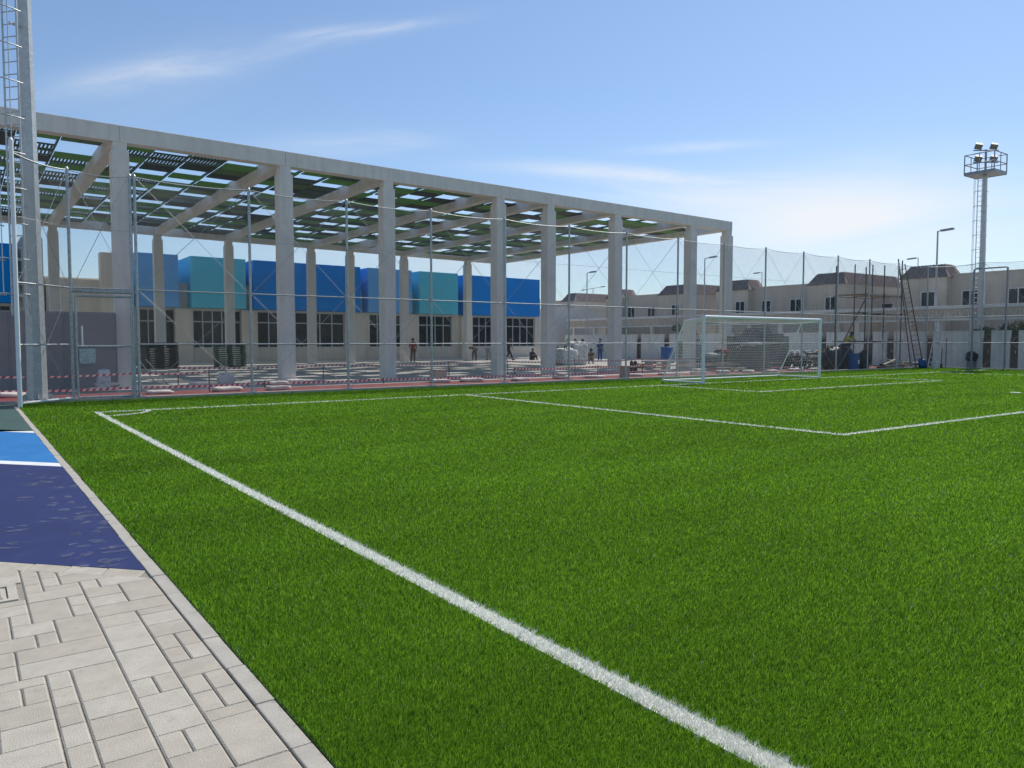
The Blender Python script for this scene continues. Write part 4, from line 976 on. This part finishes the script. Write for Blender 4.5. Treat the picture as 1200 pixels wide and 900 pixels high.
for (u, v, s_, lb) in ((975, 433.5, .75, 'black tarpaulin heap beside the far goal post'), (988, 433, .8, 'black tarpaulin heap left of the yellow shirted worker'), (1011, 432, .6, 'black sack right of the yellow shirted worker'), (1080.5, 431.8, .34, 'dark blue sack at the foot of the tall ladder')):
    p = gp(u, v); o = MB().lump((p.x, p.y, s_ * .75), s_ * .75, s_ * .6, s_ * .85, int(u), .85, .3)
    tag(o.build('tarpaulin_heap', 'black' if 'black' in lb else 'blue_sheet', loc=p), lb, 'tarpaulin')
# drum, bucket, bench
p = gp(1000, 433.5); rt_ = thing('plastic_drum', p, 'blue plastic drum in front of the yellow shirted worker', 'drum')
MB().tube(p, p + Vector((0, 0, .9)), .28, .29, 20).tube(p + Vector((0, 0, .29)), p + Vector((0, 0, .32)), .30, None, 20).tube(p + Vector((0, 0, .6)), p + Vector((0, 0, .63)), .305, None, 20).build('body', 'blue_drum', rt_)
MB().beam(p + Vector((-.1, -.297, .45)), p + Vector((.1, -.297, .45)), .01, .22).build('paper_label', 'tape_white', rt_)
p = gp(1095.5, 432.5); tag(MB().tube(p, p + Vector((0, 0, .42)), .17, .2, 16).path([p + Vector((-.2, 0, .42)), p + Vector((-.14, 0, .56)), p + Vector((.14, 0, .56)), p + Vector((.2, 0, .42))], .012).build('bucket', 'cl_light', loc=p), 'pale plastic bucket beside the small ladder', 'bucket')
p = gp(785, 433); tag(MB().box(p.x - 1.6, p.x + 1.6, p.y, p.y + .6, .42, .5).box(p.x - 1.4, p.x - 1.25, p.y + .05, p.y + .55, 0, .418).box(p.x + 1.25, p.x + 1.4, p.y + .05, p.y + .55, 0, .418).box(p.x - .1, p.x + .1, p.y + .05, p.y + .55, 0, .418).build('trestle_bench', 'bag', loc=p), 'long low trestle bench left of the goal', 'bench')
p = gp(786, 425.5); tag(MB().box(p.x - .4, p.x + .4, p.y, p.y + .6, 0, 1.05).box(p.x - .43, p.x + .43, p.y - .03, p.y + .63, 1.052, 1.15).build('site_bin', 'blue_drum', loc=p, bevel=.03), 'blue plastic bin by the compound wall left of the goal', 'bin')
for (u, lb) in ((740, 'left of two dark rubber boots like bollards on the track edge'), (744.5, 'right of two dark short bollards on the track edge')):
    p = gp(u, 437); tag(MB().tube(p, p + Vector((0, 0, .55)), .1, .085, 10).tube(p + Vector((0, 0, .551)), p + Vector((0, 0, .6)), .085, .03, 10).build('bollard', 'brown', loc=p), lb.replace('rubber boots like ', 'short '), 'bollard', 'short bollards near the goal')
for (u, v, h, lb) in ((1103, 432, 1.15, 'shorter shovel leaning on the white wall near the bucket'), (1108, 431.5, 1.7, 'taller rake leaning on the white wall near the bucket')):
    p = gp(u, v); t = p + Vector((.25, .1, h)); o = MB().tube(p, t, .022, None, 6); o.beam(p, p + Vector((0, 0, .28)), .22, .03, updir=(0, 1, 0)) if h < 1.5 else o.beam(p - Vector((.2, 0, -.02)), p + Vector((.2, 0, .02)), .03, .06)
    tag(o.build('shovel' if h < 1.5 else 'rake', 'brown', loc=p), lb, 'tool')
# coiled hose behind net
p = gp(862, 433); pts = [p + Vector((.1, 0, 1.25)), p + Vector((.9, .1, 1.1)), p + Vector((1.6, .2, .7)), p + Vector((2.6, .2, .3)), p + Vector((3.6, .1, .05))]
tag(MB().path(pts, .045, 7).build('hose', 'tape_white', loc=p), 'white hose trailing off the block pallets behind the goal', 'hose')

# scaffold tower
def P_(u, v, Y): return onY(u, v, Y)
sc = thing('scaffold_tower', gp(1040, 432), 'rusty tube scaffold tower by the far fence corner', 'scaffold')
SYa, SYb = 23.6, 25.4
sx0, sx1 = onY(1013, 400, SYa).x, onY(1055, 400, SYa).x; sxm = (sx0 + sx1) / 2
for i, (x, y, zt) in enumerate(((sx0, SYa, 5.7), (sxm, SYa, 5.9), (sx1, SYa, 6.3), (sx0, SYb, 5.9), (sxm, SYb, 6.1), (sx1, SYb, 6.2))): MB().tube((x, y, 0), (x, y, zt), .035, None, 8).build('standard', 'rust', sc)
for z in (1.5, 3.1, 4.15):
    for y in (SYa, SYb): MB().tube((sx0 - .2, y + .05, z), (sx1 + .2, y + .05, z), .03, None, 8).build('ledger', 'rust', sc)
    for x in (sx0, sxm, sx1): MB().tube((x + .05, SYa - .1, z + .05), (x + .05, SYb + .1, z + .05), .03, None, 8).build('transom', 'rust', sc)
o = MB()
for k in range(4): o.box(sx0, sx1, SYa + .15 + k * .38, SYa + .5 + k * .38, 4.20, 4.245)
o.build('deck_boards', 'timber', sc)
MB().tube((sx0 - 3.4, SYa, .05), (sx0 + .1, SYa + .08, 3.9), .032, None, 8).build('raker', 'rust', sc)
MB().tube((sx1 + 2.1, SYa + .4, 0), (sx1 - .1, SYa + .2, 6.4), .035, None, 8).build('raker', 'rust', sc)
lad = MB(); a, b = Vector((sxm - .2, SYa - .25, 0)), Vector((sxm - .2, SYa - .1, 3.4))
for sx in (-.2, .2): lad.tube(a + Vector((sx, 0, 0)), b + Vector((sx, 0, 0)), .022, None, 6)
for k in range(1, 12): c = a.lerp(b, k / 12); lad.tube(c - Vector((.2, 0, 0)), c + Vector((.2, 0, 0)), .016, None, 5)
tag(lad.build('ladder', 'alu', loc=a), 'pale straight ladder standing against the scaffold tower', 'ladder')
def ladder(foot, top, wdt, n, mat, label):
    foot, top = Vector(foot), Vector(top); d = (top - foot).normalized(); s_ = d.cross(Vector((.58, .81, 0))).normalized() * wdt / 2; o = MB()
    o.tube(foot - s_, top - s_ * .8, .03, None, 6); o.tube(foot + s_, top + s_ * .8, .03, None, 6)
    for k in range(1, n): c = foot.lerp(top, k / n); o.tube(c - s_ * .95, c + s_ * .95, .018, None, 5)
    tag(o.build('ladder', mat, loc=foot), label, 'ladder')
f_ = gp(1078, 431.6); t_ = onY(1057, 310, f_.y + .6); ladder(f_, t_, .42, 22, 'rust', 'very tall ladder leaning on the scaffold tower')
f_ = gp(1091, 431.8); t_ = onY(1101, 378, f_.y + .5); ladder(f_, t_, .42, 9, 'alu', 'short silver ladder leaning right of the tall one')
# tube portal frame by the mast
p = onX(1138, 430, 47.0); q = onX(1177, 430, 47.0)
rt_ = thing('steel_portal', (47.0, p.y, 0), 'thin steel portal frame around the foot of the right mast', 'frame')
zt = onX(1138, 316, 47.0).z
MB().tube((47, p.y, 0), (47, p.y, zt), .05, None, 8).build('post', 'galv_dark', rt_); MB().tube((47, q.y, 0), (47, q.y, zt), .05, None, 8).build('post', 'galv_dark', rt_)
MB().tube((47, p.y - .05, zt + .02), (47, q.y + .05, zt + .02), .045, None, 8).build('lintel', 'galv_dark', rt_)

# ================================================================== PEOPLE
def skin_obj(name, verts, edges, radii, mat, parent, sub=2):
    me = bpy.data.meshes.new(name); me.from_pydata(verts, edges, []); o = bpy.data.objects.new(name, me); COL.objects.link(o)
    sk = o.modifiers.new('skin', 'SKIN'); sk.use_smooth_shade = True
    if not me.skin_vertices: me.skin_vertices.new(name='')
    for i, r_ in enumerate(radii): me.skin_vertices[0].data[i].radius = (r_, r_)
    me.skin_vertices[0].data[0].use_root = True
    ss = o.modifiers.new('sub', 'SUBSURF'); ss.levels = sub; ss.render_levels = sub
    dg = bpy.context.evaluated_depsgraph_get(); nm = bpy.data.meshes.new_from_object(o.evaluated_get(dg)); nm.name = name
    nm.polygons.foreach_set('use_smooth', [True] * len(nm.polygons)); nm.materials.clear(); nm.materials.append(mt[mat])
    bpy.data.objects.remove(o); o2 = bpy.data.objects.new(name, nm); COL.objects.link(o2); o2.parent = parent; return o2
POSES = {   # joints in metres: y forward, z up ; pelvis, chest, neck, head, then per side (hip, knee, ankle), (shoulder, elbow, wrist)
    'stand': dict(pel=(0, 0, .95), che=(0, .02, 1.28), nec=(0, .02, 1.47), hed=(0, .06, 1.63), leg=[((-.09, 0, .90), (-.10, .03, .50), (-.11, 0, .07)), ((.09, 0, .90), (.11, .02, .50), (.13, .04, .07))], arm=[((-.19, .02, 1.42), (-.25, .0, 1.13), (-.23, .10, .88)), ((.19, .02, 1.42), (.26, .04, 1.13), (.16, .25, 1.05))]),
    'walk': dict(pel=(0, 0, .93), che=(0, .05, 1.26), nec=(0, .07, 1.45), hed=(0, .12, 1.60), leg=[((-.09, 0, .88), (-.10, .20, .51), (-.10, .33, .10)), ((.09, 0, .88), (.10, .0, .48), (.10, -.33, .14))], arm=[((-.19, .05, 1.40), (-.24, -.10, 1.13), (-.23, -.12, .87)), ((.19, .05, 1.40), (.24, .16, 1.14), (.22, .34, .98))]),
    'bend': dict(pel=(0, -.12, .90), che=(0, .22, 1.10), nec=(0, .40, 1.12), hed=(0, .54, 1.06), leg=[((-.09, -.1, .86), (-.12, .0, .47), (-.12, -.08, .07)), ((.09, -.1, .86), (.12, .10, .48), (.12, .12, .07))], arm=[((-.19, .34, 1.08), (-.22, .42, .80), (-.14, .50, .56)), ((.19, .34, 1.08), (.22, .44, .80), (.12, .54, .56))]),
    'squat': dict(pel=(0, -.15, .28), che=(0, .05, .60), nec=(0, .14, .78), hed=(0, .22, .92), leg=[((-.10, -.1, .28), (-.17, .32, .48), (-.15, .10, .07)), ((.10, -.1, .28), (.17, .32, .50), (.15, .12, .07))], arm=[((-.19, .10, .73), (-.24, .30, .54), (-.10, .48, .45)), ((.19, .10, .73), (.24, .30, .54), (.10, .50, .48))]),
    'sit': dict(pel=(0, -.05, .16), che=(0, -.02, .48), nec=(0, .03, .67), hed=(0, .09, .82), leg=[((-.10, 0, .15), (-.18, .38, .42), (-.14, .56, .07)), ((.10, 0, .15), (.17, .40, .40), (.15, .60, .07))], arm=[((-.19, .0, .62), (-.26, .18, .42), (-.14, .36, .44)), ((.19, 0, .62), (.26, .18, .42), (.14, .38, .44))]),
    'rest': dict(pel=(0, 0, .95), che=(0, .10, 1.24), nec=(0, .18, 1.41), hed=(0, .26, 1.54), leg=[((-.09, 0, .90), (-.10, .05, .50), (-.11, .02, .07)), ((.09, 0, .90), (.11, .0, .50), (.13, -.06, .07))], arm=[((-.19, .13, 1.36), (-.24, .32, 1.18), (-.12, .50, 1.08)), ((.19, .13, 1.36), (.24, .32, 1.18), (.12, .50, 1.08))])}
def person(pos, face, pose, shirt, trous, label, head='hair', grp=None):
    J = {k: v for k, v in POSES[pose].items()}; rt_ = thing('person', pos, label, 'person', grp); rt_.rotation_euler = (0, 0, face)
    V, E, Rr = [], [], []
    def add(p, r_, par=None):
        V.append(tuple(p)); Rr.append(r_); i = len(V) - 1
        if par is not None: E.append((par, i))
        return i
    pe = add(J['pel'], .12); ch = add(J['che'], .135, pe); ne = add(J['nec'], .06, ch)
    n_, h_ = Vector(J['nec']), Vector(J['hed']); d = (h_ - n_).normalized()
    h0 = add(h_ - d * .03, .085, ne); h1 = add(h_ + d * .06, .095, h0)
    fwd = Vector((0, 1, 0)) - d * d.y; fwd.normalize()
    add(h_ + fwd * .115 - d * .01, .016, h0)
    for sg in (-1, 1): add(h_ + Vector((.10 * sg, 0, 0)), .018, h1)
    legs, arms = [], []
    for (hp, kn, an) in J['leg']:
        a = add(hp, .088, pe); b = add(kn, .058, a); c = add(an, .042, b); t = add(Vector(an) + Vector((0, .15, -.03)), .036, c); legs.append((hp, kn, an))
    for (sh, el, wr) in J['arm']:
        a = add(sh, .058, ch); b = add(el, .042, a); c = add(wr, .028, b)
        f0 = (Vector(wr) - Vector(el)).normalized(); hd_ = add(Vector(wr) + f0 * .07, .030, c); sd_ = f0.cross(Vector((0, 0, 1))); sd_ = sd_.normalized() if sd_.length > .1 else Vector((1, 0, 0))
        for k, L in enumerate((.065, .08, .075, .055)):
            k1 = add(Vector(wr) + f0 * .10 + sd_ * (.036 - .024 * k), .0095, hd_); add(Vector(wr) + f0 * (.10 + L * .8) + sd_ * (.038 - .025 * k) + Vector((0, 0, -.025)), .008, k1)
        th = add(Vector(wr) + f0 * .04 + sd_ * .05, .011, c); add(Vector(wr) + f0 * .085 + sd_ * .065, .009, th)
    skin_obj('body', V, E, Rr, 'skin', rt_, 1)
    lift = lambda p, q, f: tuple(Vector(p).lerp(Vector(q), f))
    V, E, Rr = [], [], []
    pe = add(J['pel'], .145); ch = add(J['che'], .165, pe); add(lift(J['che'], J['nec'], .75), .085, ch)
    for (sh, el, wr) in J['arm']: a = add(sh, .082, ch); add(lift(sh, el, .95), .062, a)
    skin_obj('shirt', V, E, Rr, shirt, rt_, 2)
    V, E, Rr = [], [], []
    pe = add(J['pel'], .140)
    for (hp, kn, an) in J['leg']: a = add(hp, .108, pe); b = add(kn, .082, a); add(lift(kn, an, .9), .068, b)
    skin_obj('trousers', V, E, Rr, trous, rt_, 2)
    for (hp, kn, an) in J['leg']:
        o = MB().lump((an[0], an[1] + .07, .045), .05, .14, .05, 3, .8, .05); s_ = o.build('shoe', 'black', parent=None, loc=(0, 0, 0)); s_.parent = rt_
    c = h_ + d * .085 - fwd * .015; o = MB()
    o.lump((c.x, c.y, c.z), .115, .125, .075, 4, .95, .04, flat=False)
    if head != 'hair': o.tube(c - d * .02 + fwd * .03, c - d * .005 + fwd * .03, .15, .14, 16)
    s_ = o.build('hard_hat' if head != 'hair' else 'hair', head, parent=None, loc=(0, 0, 0)); s_.parent = rt_
    return rt_
GW = 'workers on the building site'
def at(u, v): return gp(u, v)
def atY(u, Y): return Vector((onY(u, 410, Y).x, Y, 0))
person(atY(484, 50.9), 2.5, 'stand', 'cl_red', 'cl_brown', 'person in a reddish top standing close to a rear canopy column', grp=GW)
person(atY(556, 52.5), 2.0, 'bend', 'cl_brown', 'cl_brown', 'person in brown clothes bending beside the blue building wall', grp=GW)
person(atY(572.5, 52.5), -1.2, 'bend', 'cl_light', 'cl_grey', 'person in a pale shirt bending by the blue building wall', grp=GW)
person(atY(596, 51.5), -2.2, 'walk', 'cl_dark', 'cl_dark', 'person in dark clothes walking past the last blue window', grp=GW)
person(atY(623.5, 51.0), 3.0, 'sit', 'cl_navy', 'cl_dark', 'person in navy sitting on the floor at the blue building corner', grp=GW)
person(at(685, 426), 1.9, 'rest', 'cl_khaki', 'cl_grey', 'person in khaki leaning over behind the bulk bags', grp=GW)
person(at(692, 426), 2.6, 'squat', 'cl_brown', 'cl_grey', 'person squatting between the bulk bags and the man in blue', grp=GW)
person(at(703, 423.5), 2.8, 'stand', 'cl_blue', 'cl_blue', 'person in blue overalls standing left of a canopy column', grp=GW)
person(Vector((gp(1001, 432.6).x + .2, gp(1001, 432.6).y + .55, .42)), 2.9, 'rest', 'cl_yellow', 'cl_dark', 'person in a yellow shirt leaning over the blue drum', grp=GW)
pp = gp(1001, 432.6); tag(MB().box(pp.x - .6, pp.x + 1.0, pp.y + .05 + .25, pp.y + 1.0, 0, .42).build('concrete_block', 'kerb', loc=pp, bevel=.02), 'low concrete block under the yellow shirted worker', 'block')
person(at(851, 434.5), 1.2, 'bend', 'cl_red', 'cl_khaki', 'person in a red shirt bending over behind the near goal post', grp=GW)
person(at(925, 432.5), 2.8, 'squat', 'cl_dark', 'cl_dark', 'person in dark clothes and white hard hat squatting behind the net, left of a pair', 'helmet_white', grp=GW)
person(at(934, 432.5), 2.2, 'squat', 'cl_navy', 'cl_dark', 'person in navy and white hard hat squatting in the middle behind the net', 'helmet_white', grp=GW)
person(at(943, 432.5), 2.9, 'squat', 'cl_grey', 'cl_dark', 'person in grey with white hard hat squatting behind the far side of the net', 'helmet_white', grp=GW)
bpy.context.view_layer.update()
